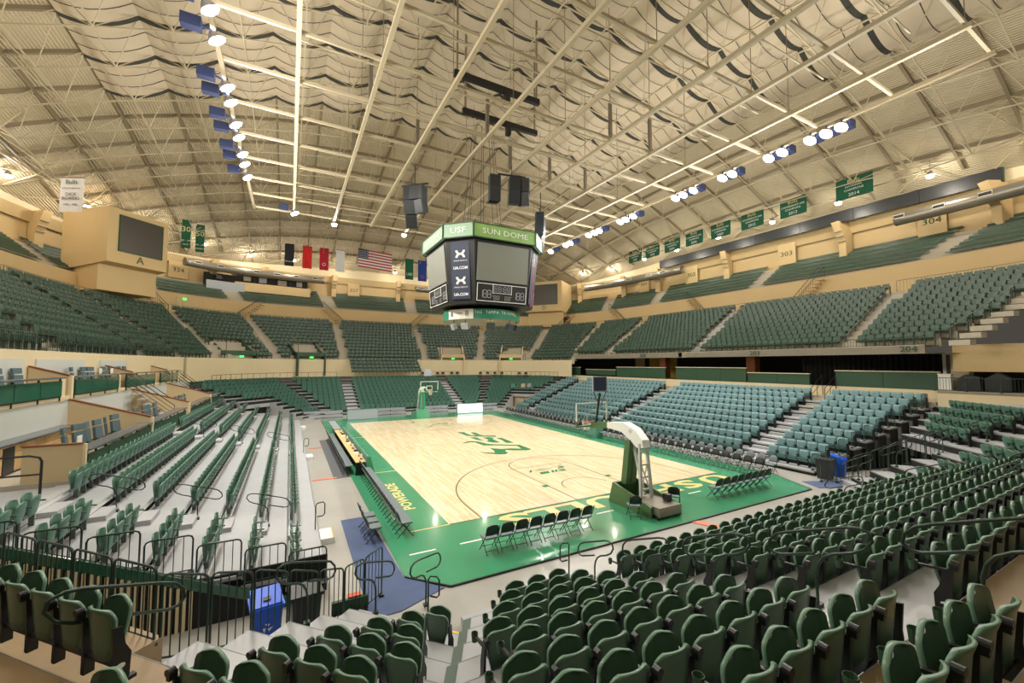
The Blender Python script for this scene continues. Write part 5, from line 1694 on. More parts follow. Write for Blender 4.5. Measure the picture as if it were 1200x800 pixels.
# small green bench with red items inside the passage
t = thing('barrier_bench', 'low green barrier with a red topped cart behind the railing', 'barrier', (-11.5, -4.0, 0))
b = MB(); b.box((0, 0, .25), (.8, .1, .3)); b.build('panel', 'greenpanel', t); b = MB(); b.box((.1, .1, .38), (.3, .25, .04)); b.build('tray', 'rimred', t); b = MB()
for s_ in (-.35, .35):
    b = MB(); b.box((s_, 0, .1), (.05, .25, .2)); b.build('foot', 'black', t)

for i, (x0, x1) in enumerate(((-11.5, -7.7), (-4.3, -.9), (.9, 4.3), (7.9, 11.0))):
    t = thing('kick_board', f'pale grey barrier along the far terrace foot, {ORD[i + 1]} from the scorers side', 'barrier', ((x0 + x1) / 2, 33.7, 0), 0, 'far terrace barriers')
    b = MB(); b.box((0, 0, .72), (x1 - x0, .1, .22)); b.build('top_board', 'ledboard', t)
    b = MB(); b.box((0, 0, .28), (x1 - x0, .1, .26)); b.build('bottom_board', 'ledboard', t)
    b = MB()
    for f in (-.48, 0, .48): b.box((f * (x1 - x0), .06, .42), (.08, .06, .84))
    b.build('posts', 'black', t)
# ================================================================== SCOREBOARD
SB = Vector((0, 14.25, 0))
def octo(d, c):
    """octagon outline: faces at distance d, corner cut leaving half-width c"""
    return [(c, -d), (d, -c), (d, c), (c, d), (-c, d), (-d, c), (-d, -c), (-c, -d)]
sb = thing('scoreboard', 'eight sided centre hung scoreboard with four grey screens', 'scoreboard', (SB.x, SB.y, 9.0))
def frustum(mb, d0, c0, z0, d1, c1, z1):
    A, B = octo(d0, c0), octo(d1, c1)
    for i in range(8):
        j = (i + 1) % 8
        mb.face((*A[i], z0), (*A[j], z0), (*B[j], z1), (*B[i], z1))
    mb.face(*[(*p, z1) for p in B]); mb.face(*[(*p, z0) for p in reversed(A)])
b = MB(); frustum(b, 3.35, 1.95, 1.0, 3.75, 2.25, 5.45); b.build('housing', 'black', sb)
fo = octo(4.0, 2.42); fi = octo(4.08, 2.46)
for i in range(8):
    j = (i + 1) % 8
    b = MB(); p, q = fo[i], fo[j]
    b.prism([p, q, (q[0] * .95, q[1] * .95), (p[0] * .95, p[1] * .95)], 5.4, 6.3)
    b.build('fascia', 'sign_grass' if i in (7, 3) else 'sign_lite', sb)
    k = MB(); k.bar((*p, 5.38), (*p, 6.34), .1); k.bar((*p, 6.33), (*q, 6.33), .06); k.bar((*p, 5.38), (*q, 5.38), .06); k.build('fascia_trim', 'greenpanel', sb)
b = MB(); b.prism(octo(3.8, 2.3), 6.25, 6.3); b.build('top_deck', 'black', sb)
# per face: local frame with x to the right, y up the tilted face
def face_frame(ang, d, z, tilt):
    n = Vector((math.sin(ang), -math.cos(ang), 0)); x = Vector((math.cos(ang), math.sin(ang), 0))
    y = (Vector((0, 0, 1)) * math.cos(tilt) + n * math.sin(tilt)).normalized()
    o = Vector((SB.x, SB.y, 0)) + n * d + Vector((0, 0, z))
    return frame(o, x, y)
def tbox(mtx, c, s):
    m = MB(); m.box(c, s); return [tuple(mtx @ Vector(v)) for v in m.v], m.f
def face_box(name, mtx, c, s, mm, parent):
    V, F = tbox(mtx, c, s)
    m = MB(); o = parent.matrix_basis.translation if parent.parent is None else parent.parent.matrix_basis.translation
    m.v = [tuple(Vector(v) - o) for v in V]; m.f = F; m.m = [0] * len(F)
    return m.build(name, mm, parent)
TL = math.atan2(.4, 4.45)
def dof(z): return 3.35 + .4 * (z - 10.0) / 4.45
SEG = {'0': 'abcdef', '1': 'bc', '8': 'abcdefg'}
def digit(mb, mtx, ch, x, y, h):
    w = h * .5; t_ = h * .1
    seg = dict(a=((0, h / 2), (w, t_)), g=((0, 0), (w, t_)), d=((0, -h / 2), (w, t_)), f=((-w / 2, h / 4), (t_, h / 2)), b=((w / 2, h / 4), (t_, h / 2)), e=((-w / 2, -h / 4), (t_, h / 2)), c=((w / 2, -h / 4), (t_, h / 2)))
    for s_ in SEG[ch]:
        (cx, cy), (sx, sy) = seg[s_]
        V, F = tbox(mtx, (x + cx, y + cy, .07), (sx * .86, sy * .86, .01))
        i = len(mb.v); mb.v += [tuple(Vector(v) - Vector(sb.location)) for v in V]; mb.f += [tuple(k + i for k in f) for f in F]; mb.m += [0] * len(F)
for fi_ in range(4):
    ang = fi_ * PI / 2
    m = face_frame(ang, dof(12.75), 12.75, TL)
    face_box('video_screen', m, (0, .08, .03), (3.95, 2.55, .08), 'screen', sb)
    m = face_frame(ang, dof(10.75), 10.78, TL)
    pnl = face_box('score_panel', m, (0, 0, .03), (3.85, 1.22, .08), 'black', sb)
    for c, s_ in (((0, .59, .08), (3.85, .045, .02)), ((0, -.59, .08), (3.85, .045, .02)), ((-1.9, 0, .08), (.045, 1.2, .02)), ((1.9, 0, .08), (.045, 1.2, .02)),
                  ((-.72, .26, .08), (.04, .62, .02)), ((.72, .26, .08), (.04, .62, .02)), ((0, .0, .08), (1.44, .03, .02))):
        face_box('score_frame', m, c, s_, 'white', sb)
    dm = MB()
    for ch, x, y, h in (('1', -1.62, -.1, .5), ('8', -1.33, -.1, .5), ('8', -1.0, -.1, .5), ('1', .98, -.1, .5), ('8', 1.27, -.1, .5), ('8', 1.6, -.1, .5),
                        ('8', -.5, .28, .36), ('8', -.2, .28, .36), ('8', .2, .28, .36), ('8', .5, .28, .36), ('8', -.55, -.34, .3), ('8', -.3, -.34, .3), ('8', .3, -.34, .3), ('8', .55, -.34, .3)):
        digit(dm, m, ch, x, y, h)
    for x, y in ((-.72 + .02, -.05), (-.7, -.22), (.7, -.05), (.7, -.22), (0, .34), (0, .2)):
        V, F = tbox(m, (x, y, .075), (.05, .05, .02)); i = len(dm.v); dm.v += [tuple(Vector(v) - Vector(sb.location)) for v in V]; dm.f += [tuple(k + i for k in f) for f in F]; dm.m += [0] * len(F)
    dm.build('digit_segment', 'ledboard', sb)
    # corner advertising panel
    ang2 = ang + PI / 4
    dc = lambda z: (dof(z) + (1.95 + .3 * (z - 10) / 4.45)) / math.sqrt(2)
    m = face_frame(ang2, dc(12.2), 12.2, TL)
    ad = face_box('corner_panel', m, (0, .05, .03), (1.35, 3.95, .06), 'navy', sb)
    if fi_ in (0, 3):
        if fi_ == 3:
            for k, (yy) in enumerate((1.15, -.65)):
                lg = MB()     # crossed arcs emblem
                for s_ in (-1, 1):
                    pts_o = [(.36 * math.cos(a), s_ * (.25 - .32 * math.sin(a))) for a in [PI * q / 10 for q in range(11)]]
                    pts_i = [(.19 * math.cos(a), s_ * (.25 - .18 * math.sin(a))) for a in [PI * q / 10 for q in range(11)]]
                    for q in range(10):
                        quad = [pts_o[q], pts_o[q + 1], pts_i[q + 1], pts_i[q]]
                        lg.face(*[tuple(m @ Vector((c[0], yy + c[1], .065)) - Vector(sb.location)) for c in quad])
                lg.build('emblem', 'white', sb)
                text('panel_lettering', 'UNDER ARMOUR', .13, m @ Matrix.Translation((0, yy - .46, .065)), 'white', sb)
                text('panel_lettering', 'UA.COM', .27, m @ Matrix.Translation((0, yy - .95, .065)), 'white', sb, bold=.008)
        else:
            mm_ = m @ Matrix.Rotation(PI / 2, 4, 'Z')
            text('panel_lettering', 'Coca-Cola', .75, mm_ @ Matrix.Translation((-.5, 0, .065)), 'red', sb)
            text('panel_lettering', 'ZERO', .4, mm_ @ Matrix.Translation((1.4, 0, .065)), 'white', sb)
def fascia_text(ang, d, body, size, mm, sx=1.2):
    text('fascia_lettering', body, size, face_frame(ang, d, 14.84, 0) @ Matrix.Translation((0, 0, .03)), mm, sb, sx=sx)
fascia_text(0, 4.0, 'SUN DOME', .52, 'white', 1.35)
fascia_text(-PI / 4, (4.0 + 2.42) / math.sqrt(2), 'USF', .55, 'white', 1.3)
fascia_text(-PI / 2, 4.0, 'SUN DOME', .52, 'offwhite', 1.35)
# lower ring
lr = MB()
N = 32
def cyl_arc(a0, a1, r, z0, z1, mm, name):
    b = MB(); n = max(2, int((a1 - a0) / .15))
    for i in range(n):
        p, q = a0 + (a1 - a0) * i / n, a0 + (a1 - a0) * (i + 1) / n
        b.face((r * math.sin(p), -r * math.cos(p), z0), (r * math.sin(q), -r * math.cos(q), z0), (r * math.sin(q), -r * math.cos(q), z1), (r * math.sin(p), -r * math.cos(p), z1))
    return b.build(name, mm, sb, True)
RR = 2.95
cyl_arc(-.62, .66, RR, .05, .75, 'sign_teal', 'ring_board'); cyl_arc(-1.35, -.62, RR, .05, .75, 'offwhite', 'ring_board'); cyl_arc(.66, 2 * PI - 1.35, RR, .05, .75, 'sign_teal', 'ring_board')
b = MB(); b.lathe([(RR, .75), (1.6, 1.05)], 32); b.lathe([(0.01, .06), (RR, .06)], 32); b.build('ring_soffit', 'duct', sb)
def ring_text(body, a, size, mm, z=9.42, sx=1.0):
    # each character is set on the curved board
    for ch, da in zip(body, np.linspace(-.5, .5, len(body)) * (len(body) - 1) * size * .78 * sx / RR):
        if ch == ' ': continue
        text('board_letter', ch, size, face_frame(a + da, RR + .01, z, 0), mm, sb, sx=sx)
ring_text('THE TAMPA TRIBUNE', -.03, .30, 'white', 9.5, .85); ring_text('TBO.', .55, .24, 'gold', 9.42)
ring_text('8', -.78, .5, 'binblack', 9.42, 1.2); ring_text('NEWS', -.97, .14, 'binblack', 9.45); ring_text('8', -1.22, .45, 'binblack', 9.38, 1.2)
em = MB()
for q in ([(-.9, -1.2), (-.1, -1.35), (.1, -1.1), (.9, -1.25), (.75, -.95), (.2, -.85), (.1, -.6), (-.25, -.55), (-.1, -.85), (-.6, -1.0)],):
    em.face(*[(x, y - .8, .04) for x, y in q])
em.build('soffit_emblem', 'gold', sb)
for a in (0, PI / 2, PI, 3 * PI / 2):
    for s_ in (-.5, .5):
        b = MB(); b.tube([(1.6 * math.cos(a + s_), 1.6 * math.sin(a + s_), 6.3), (.8 * math.cos(a + s_), .8 * math.sin(a + s_), 15.2)], .02, 4); b.build('suspension_cable', 'black', sb)
# small monitors hung below the ring
for i, (a, r) in enumerate(((-1.25, 2.7), (-.85, 2.75), (-.2, 2.9), (.35, 2.9), (.75, 2.8))):
    t = thing('delay_speaker', f'small box hung under the scoreboard ring, {ORD[i + 1]} clockwise', 'speaker', (SB.x + r * math.sin(a), SB.y - r * math.cos(a), 8.55), a, 'small boxes under the scoreboard')
    b = MB(); b.box((0, 0, 0), (.55 if i in (1, 2, 3) else .35, .3, .4), 0, .4); b.build('cabinet', 'ledboard' if i < 2 else 'speaker', t)
    b = MB(); b.bar((0, 0, .1), (0, 0, .5), .04); b.build('bracket', 'black', t)
# speaker clusters
def cluster(x, y, z, aim, boxes, lab):
    t = thing('speaker_cluster', lab, 'speaker', (x, y, z), aim, 'speaker clusters above the scoreboard')
    for dx, rz_, n, tl in boxes:
        for k in range(n):
            b = MB(); c, s_ = math.cos(rz_), math.sin(rz_)
            h = 1.0
            yy = .12 * k * k * tl; zz = -k * (h - .03) - .05
            b.extrude([(-.42, -.25, -h / 2), (.42, -.25, -h / 2), (.34, .4, -h / 2), (-.34, .4, -h / 2)], (0, 0, h))
            R = Matrix.Rotation(rz_, 3, 'Z') @ Matrix.Rotation(.28 * k * tl, 3, 'X')
            b.v = [tuple(R @ Vector(v) + Vector((dx, yy, zz))) for v in b.v]
            sp = b.build('speaker_box', 'speaker', t)
            g = MB(); g.box((0, -.262, 0), (.74, .02, .9)); g.v = [tuple(R @ Vector(v) + Vector((dx, yy, zz))) for v in g.v]; g.build('grille', 'binblack', sp)
    b = MB(); b.bar((-1.1, 0, .62), (1.1, 0, .62), .1); b.build('rigging_bar', 'black', t)
    b = MB(); b.tube([(0, 0, .6), (0, 0, GZ - z)], .03, 5); b.build('cable', 'black', t)
cluster(-5.0, 15.5, 18.7, -.75, [(-.45, .3, 3, 1), (.45, -.3, 2, 1), (.05, 0, 1, .3)], 'drooping speaker cluster hung on the scorers side of the scoreboard')
cluster(1.4, 12.0, 19.4, -.2, [(-1.35, .1, 2, .1), (.2, 0, 2, .8), (1.0, -.55, 2, 1)], 'speaker cluster hung above the front of the scoreboard')
cluster(6.0, 15.2, 18.4, .9, [(-.45, .3, 2, .3), (.5, -.3, 3, .3)], 'speaker cluster hung on the padded stand side of the scoreboard')
cluster(-.6, 19.5, 17.2, 2.9, [(-.45, .3, 2, .5), (.45, -.3, 2, .5)], 'speaker cluster mostly hidden behind the scoreboard top')

# ================================================================== BANNERS AND FLAGS
def hang(p0, p1, ztop, h, name, lab, cat, mm, group, lines=(), lm='white', slack=.0):
    """flat cloth hung between two plan points (as seen: p0 left, p1 right)"""
    p0, p1 = Vector((*p0, 0)), Vector((*p1, 0))
    W = (p1 - p0).length; x = (p1 - p0).normalized()
    t = thing(name, lab, cat, (p0.x, p0.y, ztop - h), 0, group)
    n = Vector((x.y, -x.x, 0))
    rows = []
    for r in range(7):
        rows.append([x * (W * c / 8) + Vector((0, 0, h * (1 - r / 6))) + n * (.06 * math.sin(c * 1.3 + r * .5) * r / 6) for c in range(9)])
    b = MB(); b.grid(rows); b.build('cloth', mm, t, True)
    b = MB(); b.bar((0, 0, h), x * W + Vector((0, 0, h)), .05); b.build('top_bar', 'black', t)
    o = Vector((p0.x, p0.y, ztop - h))
    for body, fx, fz, size, m2 in lines:
        text('lettering', body, size, frame(o + x * (W * fx) + Vector((0, 0, h * fz)) + n * .09, x, (0, 0, 1)), m2, t)
    return t, x, W, o, n
hang((-29.3, 30.6), (-27.7, 29.8), 20.6, 2.75, 'retired_banner', 'white honour banner with black lettering by the first screen box', 'banner', 'flag_white', None,
     [('Bulls', .5, .86, .5, 'greenpanel'), ('ATHLETIC DIRECTOR', .5, .68, .14, 'binblack'), ('DICK', .5, .50, .36, 'binblack'), ('BOWERS', .5, .38, .34, 'binblack'), ('1966 - 1982', .5, .2, .22, 'binblack')])
def bp(px, py, y): # point of the photograph's ray at a given depth
    d = fw + r2 * ((px - 600) / FPX) - u2 * ((py - 400) / FPX)
    s = (y - CAM.y) / d.y
    p = CAM + d * s
    return p
def hang_px(xl, xr, yt, yb, y, **k):
    a, b2, c = bp(xl, yt, y), bp(xr, yt, y), bp(xl, yb, y)
    return hang((a.x, y), (b2.x, y), a.z, a.z - c.z, **k)
hang_px(213.5, 224.5, 257, 290, 44.5, name='number_banner', lab='green banner with gold number 30', cat='banner', mm='banner_green', group='retired number banners', lines=[('30', .5, .66, .85, 'gold'), ('1987 - 1990', .5, .26, .24, 'white'), ('MEN\'S', .5, .12, .2, 'white')])
hang_px(230, 240.5, 263, 295, 46.3, name='number_banner', lab='green banner with gold number 50', cat='banner', mm='banner_green', group='retired number banners', lines=[('50', .5, .66, .85, 'gold'), ('2004 - 2008', .5, .26, .24, 'white'), ('WOMEN\'S', .5, .12, .2, 'white')])
FY = 51.2
hang_px(334, 345, 285, 311, FY, name='hanging_flag', lab='black vertical flag, the first of the flag row', cat='flag', mm='flag_black', group='hanging flags', lines=[('CINCINNATI', .5, .2, .2, 'white')])
hang_px(355, 366, 288, 314, FY, name='hanging_flag', lab='bright red vertical flag with an outlined letter R', cat='flag', mm='flag_red', group='hanging flags', lines=[('R', .5, .22, .7, 'usred')])
hang_px(375, 385.5, 290, 316, FY, name='hanging_flag', lab='crimson vertical flag with a round emblem', cat='flag', mm='flag_crimson', group='hanging flags', lines=[('O', .5, .25, .7, 'flag_white')])
hang_px(394, 404.5, 292.5, 318, FY, name='hanging_flag', lab='white vertical flag beside the national flag', cat='flag', mm='flag_white', group='hanging flags')
hang_px(475, 484.5, 303, 327, FY, name='hanging_flag', lab='green vertical flag next to the scoreboard', cat='flag', mm='banner_green', group='hanging flags', lines=[('USF', .5, .25, .6, 'white')])
hang_px(490, 500, 305, 329, FY, name='hanging_flag', lab='blue vertical flag partly hidden by the scoreboard', cat='flag', mm='flag_blue', group='hanging flags', lines=[('O', .5, .2, .8, 'flag_red')])
# national flag: stripes and canton
a, b2, c = bp(420, 290.5, FY), bp(459.5, 296, FY), bp(420, 312, FY)
t = thing('national_flag', 'large striped national flag hung among the vertical flags', 'flag', (a.x, FY, c.z), 0, 'hanging flags')
W, H = b2.x - a.x, a.z - c.z
for i in range(13):
    q = MB(); q.face((0, 0, H * i / 13 - .3 * 0), (W, 0, H * i / 13 - .35), (W, 0, H * (i + 1) / 13 - .35), (0, 0, H * (i + 1) / 13)); q.build('stripe', 'usred' if i % 2 == 0 else 'flag_white', t)
q = MB(); q.face((0, -.02, H * 6 / 13), (W * .29, -.02, H * 6 / 13 - .1), (W * .29, -.02, H - .1), (0, -.02, H)); cn = q.build('canton', 'usblue', t)
q = MB()
for r in range(5):
    for s_ in range(6):
        q.box((W * (.03 + .045 * s_), -.04, H * (.53 + .09 * r) - .05), (.09, .01, .09), 0, 0)
q.build('stars', 'flag_white', cn); cn.children[0]['kind'] = 'stuff' if cn.children else None
# championship banners over the padded stand
for i, y in enumerate((28.3, 25.0, 21.6, 18.2, 14.6, 10.8, 6.6)):
    hang((31.7, y + 2.5), (31.7, y), 22.75, 1.75, 'championship_banner', f'green championship banner on the roof edge, {ORD[i + 1]} from the second screen box', 'banner', 'banner_green', 'championship banners',
         [('Bulls', .5, .82, .5, 'gold'), ('CONFERENCE USA', .5, .58, .26, 'white'), ('CHAMPIONS', .5, .40, .26, 'white'), (('1990', '1992', '2000', '2006', '2007', '2012', '2013')[i], .5, .16, .42, 'white')])
hang((31.9, 4.2), (31.9, 1.4), 23.0, 1.85, 'championship_banner', 'green championship banner nearest sign 304', 'banner', 'banner_green', 'championship banners',
     [('Bulls', .5, .82, .5, 'gold'), ('NATIONAL', .5, .58, .26, 'white'), ('CHAMPIONS', .5, .40, .26, 'white'), ('2014', .5, .16, .42, 'white')])
# black led ribbon on the ring beam
t = thing('led_ribbon', 'long black led ribbon board on the ring beam over the padded stand', 'board', (35.9, 12.4, 20.35))
for k in range(7):
    b = MB(); b.box((0, -15.2 + 4.85 * k, .5), (.2, 4.82, 1.15)); b.build('panel', 'binblack', t)
b = MB(); b.box((.02, -17.66, .5), (.22, .06, 1.2)); b.build('end_trim', 'greenpanel', t)
# ring duct with grilles
def duct(a, b, z, th0, th1, r, lab, grilles, n=28):
    P = [ring_pt(a, b, math.radians(th0 + (th1 - th0) * i / n)) for i in range(n + 1)]
    t = thing('air_duct', lab, 'duct', (P[0].x, P[0].y, z), 0, 'ring air ducts')
    o = Vector((P[0].x, P[0].y, z))
    m = MB(); m.tube([Vector((p.x, p.y, z)) - o for p in P], r, 12); m.build('pipe', 'duct', t, True)
    for g in grilles:
        i = int(g * n); p, q = P[i], P[i + 1]
        d = (q - p).normalized(); inw = Vector((-d.y, d.x));
        if inw.dot(Vector((0, CY)) - p) < 0: inw = -inw
        c = Vector(((p.x + q.x) / 2, (p.y + q.y) / 2, z)) - o + Vector((inw.x, inw.y, .25)).normalized() * (r + .01)
        fr = MB(); ang = math.atan2(d.y, d.x); L = (q - p).length * .86
        fr.box(c, (L, .06, .36), ang); gr = fr.build('grille', 'offwhite', t)
        sl = MB()
        for k in range(7):
            sl.box(c + Vector((d.x, d.y, 0)) * (L * (-.4 + .133 * k)) + Vector((inw.x, inw.y, 0)) * .035, (.1, .02, .24), ang)
        sl.build('slot', 'binblack', gr)
    return t
duct(35.4, 43.4, 19.0, -38, -20.6, .55, 'fat round air duct with white grilles above sign 304', (.35, .55, .75, .93), 14)
duct(35.4, 43.4, 19.2, 15.7, 40.7, .55, 'round air duct beyond the led ribbon, curving to the screen box', (.15, .3, .5, .75), 14)
duct(35.4, 43.4, 19.2, 101, 123.5, .55, 'long round air duct above the press window', (.05, .2, .35, .5, .78, .9), 20)
duct(35.4, 43.4, 19.2, 76, 81.5, .5, 'short air duct behind the scoreboard', (.3, .7), 6)
duct(35.4, 43.4, 19.6, 158, 190, .55, 'round air duct beyond the white honour banner', (.1, .35, .6), 14)
# corner screen boxes
def screen_box(cx, cy, ang, w, z0, z1, letter, lab, depth=5.5):
    t = thing('screen_box', lab, 'screen', (cx, cy, z0), ang, 'corner screen boxes')
    h = z1 - z0
    b = MB(); b.prism([(-w / 2, 0), (w / 2, 0), (w / 2 + .3, depth), (-w / 2 - .3, depth)], [.0, .0, -.6, -.6], h); b.build('housing', 'wall', t)
    b = MB(); b.prism([(-w / 2 + .1, 1.2), (w / 2 - .1, 1.2), (w / 2, depth), (-w / 2, depth)], -2.6, .1); b.build('lower_wall', 'wall', t)
    b = MB(); b.box((.15, -.06, h * .56), (w * .72, .12, h * .66)); s_ = b.build('video_screen', 'darkscreen', t)
    b = MB()
    W2, H2 = w * .72, h * .66
    for c, sz in (((.15, -.08, h * .56 + H2 / 2), (W2 + .1, .16, .08)), ((.15, -.08, h * .56 - H2 / 2), (W2 + .1, .16, .08)), ((.15 - W2 / 2, -.08, h * .56), (.08, .16, H2)), ((.15 + W2 / 2, -.08, h * .56), (.08, .16, H2))): b.box(c, sz)
    b.build('screen_frame', 'greenpanel', s_)
    R = Matrix.Translation((cx, cy, z0)) @ Matrix.Rotation(ang, 4, 'Z')
    m = R @ frame((.15, -.02, h * .12), (1, 0, 0), (0, 0, 1))
    text('box_letter', letter, 1.0, m, 'greenpanel', t, extrude=.02)
    return t
pA, pB = bp(125, 297, 36.6), bp(195, 316, 40.5)
angA = math.atan2(pB.y - pA.y, pB.x - pA.x)
screen_box((pA.x + pB.x) / 2, (pA.y + pB.y) / 2, angA, math.hypot(pB.x - pA.x, pB.y - pA.y), 15.4, 20.6, 'A', 'tan corner box with dark screen marked with letter A')
screen_box(25.6, 45.2, -angA - .06, 6.6, 15.0, 20.2, 'D', 'tan corner box with dark screen seen past the scoreboard')
# brackets holding the ring beam, section panels
for i, th in enumerate((-28, -13.2, 6.5, 22.8, 31.5, 42.5, 72, 85.2, 98.7, 111, 118.7, 142, 152, 165, 176)):
    p = ring_pt(37.4, 45.4, math.radians(th)); q = ring_pt(35.9, 43.9, math.radians(th))
    if visible((q.x, q.y, 18.5), 60) is None: continue
    d = Vector((q.x - p.x, q.y - p.y, 0)).normalized(); nn = Vector((-d.y, d.x, 0)) * .35
    t = thing('beam_bracket', f'tan bracket under the ring beam, {ORD[i + 1]} along from sign 304', 'bracket', (p.x, p.y, 16.9), 0, 'ring beam brackets')
    b = MB(); b.extrude([nn, nn + d * .9, nn + d * .9 + Vector((0, 0, 1.5)), nn + d * 1.9 + Vector((0, 0, 3.5)), nn + Vector((0, 0, 3.5))], -nn * 2); b.build('arm', 'wall', t)
    b = MB()
    for k in range(3): b.box(d * (1.0 + .25 * k) + Vector((0, 0, 1.55 + .5 * k)), (.2, .75, .06), math.atan2(d.y, d.x))
    b.build('bolts', 'stair', t)
def ring_sign(th, a, b_, z, w, h, body, size, lab, mm='wall', tm='greenpanel'):
    p = ring_pt(a, b_, math.radians(th)); e = ring_pt(a, b_, math.radians(th + .4)); d = (e - p).normalized()
    inw = Vector((-d.y, d.x))
    if inw.dot(Vector((0, CY)) - p) < 0: inw = -inw
    x = Vector((inw.y * -1, inw.x, 0)) * 1
    x = Vector((0, 0, 1)).cross(Vector((inw.x, inw.y, 0)))
    t = thing('section_sign', lab, 'sign', (p.x, p.y, z), 0, 'section number panels')
    k = MB(); k.box((0, 0, 0), (w, .2, h), math.atan2(x.y, x.x)); k.build('panel', mm, t)
    text('number', body, size, frame(Vector((p.x, p.y, z)) + Vector((inw.x, inw.y, 0)) * .115, x, (0, 0, 1)), tm, t, extrude=.01, sx=1.2)
ring_sign(-22.3, 37.2, 45.2, 18.6, 1.9, 2.4, '304', .75, 'tan number panel below the end of the fat air duct')
ring_sign(-4.4, 37.2, 45.2, 18.6, 1.9, 2.4, '303', .75, 'tan number panel below the middle of the led ribbon')
ring_sign(14.8, 37.2, 45.2, 18.6, 1.9, 2.4, '302', .75, 'tan number panel near the far end of the led ribbon')
ring_sign(26.5, 37.2, 45.2, 18.6, 1.9, 2.4, '301', .75, 'tan number panel beyond the led ribbon by the screen box')
ring_sign(94.6, 37.2, 45.2, 18.3, 1.9, 2.4, '327', .75, 'tan number panel under the national flag')
ring_sign(103.9, 37.2, 45.2, 18.3, 2.2, 2.2, '326', .75, 'tan panel numbered 326 beside the press window')
ring_sign(113, 37.2, 45.2, 18.3, 2.2, 2.2, '325', .75, 'tan panel numbered 325 beside the camera perch')
ring_sign(123.3, 37.2, 45.2, 18.3, 2.2, 2.2, '324', .75, 'tan panel numbered 324 near the screen box')
for th, body in ((-40.5, '204'), (-19.0, '203'), (12.8, '202')):
    a_, b_ = AB(-.24); p = ring_pt(a_, b_, math.radians(th))
    e = ring_pt(a_, b_, math.radians(th + 1)); dd = (p - e).normalized(); nn_ = Vector((-dd.y, dd.x)) if dd.y > 0 else Vector((dd.y, -dd.x))
    o = text('fascia_number', body, .5, frame((p.x + nn_.x * .03, p.y + nn_.y * .03, 6.86), (dd.x, dd.y, 0), (0, 0, 1)), 'greenpanel', None, extrude=.01, sx=1.25)
    tag(o, 'dark green number on the cream fascia, ' + {'204': 'above the black curtain', '203': 'above the brick pier', '202': 'farthest of three'}[body], 'sign', 'fascia section numbers')
# ================================================================== UPPER LEVEL FITTINGS
# portals in the front rows of the upper bowl
for i, ((vx, vy), r_) in enumerate(VOMS):
    if visible((vx, vy, 7), 20) is None: continue
    inw = Vector((-vx, CY - vy)).normalized(); ang = rz_of(inw.x, inw.y)
    t = thing('bowl_portal', f'doorway portal with green exit sign in the far upper bowl, {["under the flags", "past the far basket", "near the second screen box", "near the first screen box"][i]}', 'doorway', (vx, vy, 4.3), ang, 'upper bowl portals')
    w = 1.6
    dark = i in (0, 3)
    b = MB()
    for s_ in (-1, 1): b.extrude([(s_ * w, .6, 0), (s_ * w, -3.2, 0), (s_ * w, -3.2, 4.6), (s_ * w, .2, 2.7), (s_ * w, .6, 2.7)], (s_ * .15, 0, 0))
    b.build('side_wall', 'cream' if not dark else 'greenpanel', t)
    b = MB(); b.box((0, -1.3, 2.75), (2 * w + .3, 3.4, .5)); b.build('lintel', 'wall' if not dark else 'greenpanel', t)
    b = MB(); b.box((0, -2.9, 1.3), (2 * w, .1, 2.6)); b.build('dark_opening', 'darkroom', t)
    b = MB(); b.box((0, .42, 2.35), (.42, .06, .18)); b.build('exit_sign', 'exitgreen', t)
    b = MB()
    for s_ in (-1, 1): b.tube([(s_ * w, .3, 3.0), (s_ * w, .3, 3.9), (s_ * w, -3, 5.7)], .03, 5)
    b.build('top_rail', 'rail', t)
# exit lights and lit doors on the concourse wall
for i, (th, w) in enumerate(((137.1, 3), (131.2, 3), (124.5, 2.4))):
    p = ring_pt(32.9, 40.9, math.radians(th)); inw = Vector((-p.x, CY - p.y)).normalized()
    t = thing('concourse_door', f'recessed concourse doorway with lit exit sign, {ORD[i + 1]} left of the flags', 'doorway', (p.x, p.y, 11.7), rz_of(inw.x, inw.y), 'concourse doorways')
    b = MB(); b.box((0, .05, 1.15), (w, .12, 2.3)); b.build('recess', 'amber' if i == 0 else 'tan', t)
    b = MB(); b.box((0, .13, 1.1), (1.1, .06, 2.1)); b.build('leaf', 'tan', t)
    b = MB(); b.box((.4, .2, 2.15), (.36, .06, .2)); b.build('exit_sign', 'exitgreen', t)
# press window and camera perch below the duct
def wall_box(th, a, b_, z, w, h, d, parts, name, lab, cat):
    p = ring_pt(a, b_, math.radians(th)); inw = Vector((-p.x, CY - p.y)).normalized()
    e = ring_pt(a, b_, math.radians(th + .5)); dd = (e - p).normalized(); inw = Vector((-dd.y, dd.x)) if Vector((-dd.y, dd.x)).dot(inw) > 0 else Vector((dd.y, -dd.x))
    t = thing(name, lab, cat, (p.x, p.y, z), rz_of(inw.x, inw.y))
    for nm, c, s_, mm in parts:
        b = MB(); b.box(c, s_); b.build(nm, mm, t)
    return t
wall_box(109.5, 36.6, 44.6, 16.9, 8, 3, 1, [('opening', (0, 0, 1.6), (9.6, .3, 2.1), 'darkroom'), ('sill_wall', (0, .9, .1), (10, 1.0, 1.3), 'wall'), ('mullion', (-2.4, .2, 1.6), (.15, .2, 2.1), 'black'), ('mullion', (2.4, .2, 1.6), (.15, .2, 2.1), 'black'),
         ('monitor', (1.4, .3, 1.5), (1.0, .1, .8), 'ledboard'), ('monitor', (3.4, .3, 1.6), (.9, .1, .9), 'duct'), ('monitor', (-1.2, .3, 1.4), (1.2, .1, .8), 'duct'), ('monitor', (-3.6, .3, 1.6), (.8, .1, 1.0), 'ledboard')], 'press_window', 'dark press box window with pieces of equipment inside', 'press box')
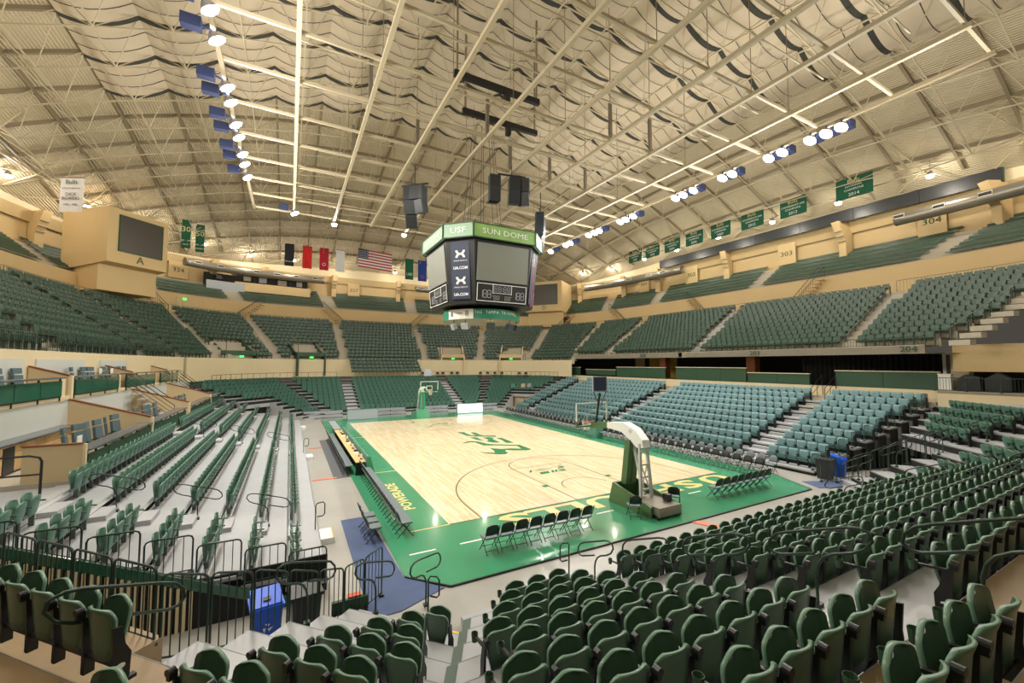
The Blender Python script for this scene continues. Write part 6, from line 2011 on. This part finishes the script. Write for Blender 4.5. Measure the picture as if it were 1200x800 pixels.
wall_box(117.3, 36.0, 44.0, 16.3, 4, 3, 1, [('panel', (0, .6, .3), (4.6, .3, 1.5), 'ledboard'), ('deck', (0, .0, -.45), (4.6, 1.4, .12), 'stair'), ('back', (0, -.6, 1.2), (4.6, .1, 2.2), 'darkroom'), ('camera', (.8, .1, 1.6), (.7, .9, .5), 'binblack'), ('tripod', (.8, .1, .9), (.12, .12, 1.0), 'black')], 'camera_perch', 'grey fronted camera perch with a covered camera', 'platform')
wall_box(46, 32.9, 40.9, 11.7, 4, 3, 1, [('recess', (0, .05, 1.2), (3.0, .12, 2.4), 'brick'), ('leaf', (-.6, .15, 1.1), (1.2, .08, 2.2), 'darkroom')], 'concourse_door', 'brown recessed doorway at the top of the far upper bowl', 'doorway')
# folding chairs on the accessible platform behind the top row and on the far cross aisle
pc0 = make_folding_chair('chairdark', 'black')
def pchair(p, z, d, lab, grp):
    rz = rz_of(d.x, d.y)
    chair(pc0, p.x, p.y, rz, lab, grp, z)
n_ = 0
for i, th in enumerate((-26.8, -28, -30.4, -31.6, -33, -34.2, -35.6)):
    p = ring_pt(31.9, 39.9, math.radians(th)); pchair(p, 11.72, Vector((-1, 0)), f'dark folding chair on the concourse behind the end block, {ORD[i + 1]} from the stair', 'concourse folding chairs')
for i, th in enumerate((-19.5, -17.5, -16.4, -13.5, -11, -9.6, -7, -3, -1, 3, 6, 9, 11.5, 20, 22, 25, 27, 76, 77.5, 79, 81, 83, 86)):
    p = ring_pt(31.9, 39.9, math.radians(th)); pchair(p, 11.72, Vector((-p.x, CY - p.y)).normalized(), f'dark folding chair on the concourse past the stair, {ORD[i + 1]} along', 'concourse folding chairs')
for i, th in enumerate((53, 55, 60, 62, 64, 66, 72.5, 74, 76.5, 78, 80, 82)):
    a_, b_ = AB(-1.6); p = ring_pt(a_, b_, math.radians(th)); pchair(p, 3.79, Vector((-p.x, CY - p.y)).normalized(), f'dark folding chair on the far cross aisle, {ORD[i + 1]} from the corner', 'cross aisle folding chairs')
# tv boards over the far corner passage
for i, px in enumerate((601, 613, 620)):
    p = bp(px, 455, 33.5)
    t = thing('corner_sign', f'small hanging board over the far corner passage, {ORD[i + 1]} of three', 'board', (p.x, 33.5, 3.0), .5, 'boards over the corner passage')
    b = MB(); b.box((0, 0, 0), (.95, .08, .5)); b.build('panel', ('tealcover', 'tan', 'ledboard')[i], t); b = MB(); b.box((0, .06, 0), (1.0, .05, .56)); b.build('backing', 'binblack', t)
for mx in (0, 1):
    b = MB(); q = [M2(corner_pt(a, c), mx, 1) for a, c in ((-4.7, -16.0), (-9.5, -16.0))]
    b.prism([q[0], q[1], (q[1][0], q[1][1] + .1), (q[0][0], q[0][1] + .1)], 0, 1.9)
    tag(b.build('wall_far_passage', 'tan' if mx else 'dark_gap'), ['dark', 'tan'][mx] + ' wall inside the far corner passage', kind='structure')
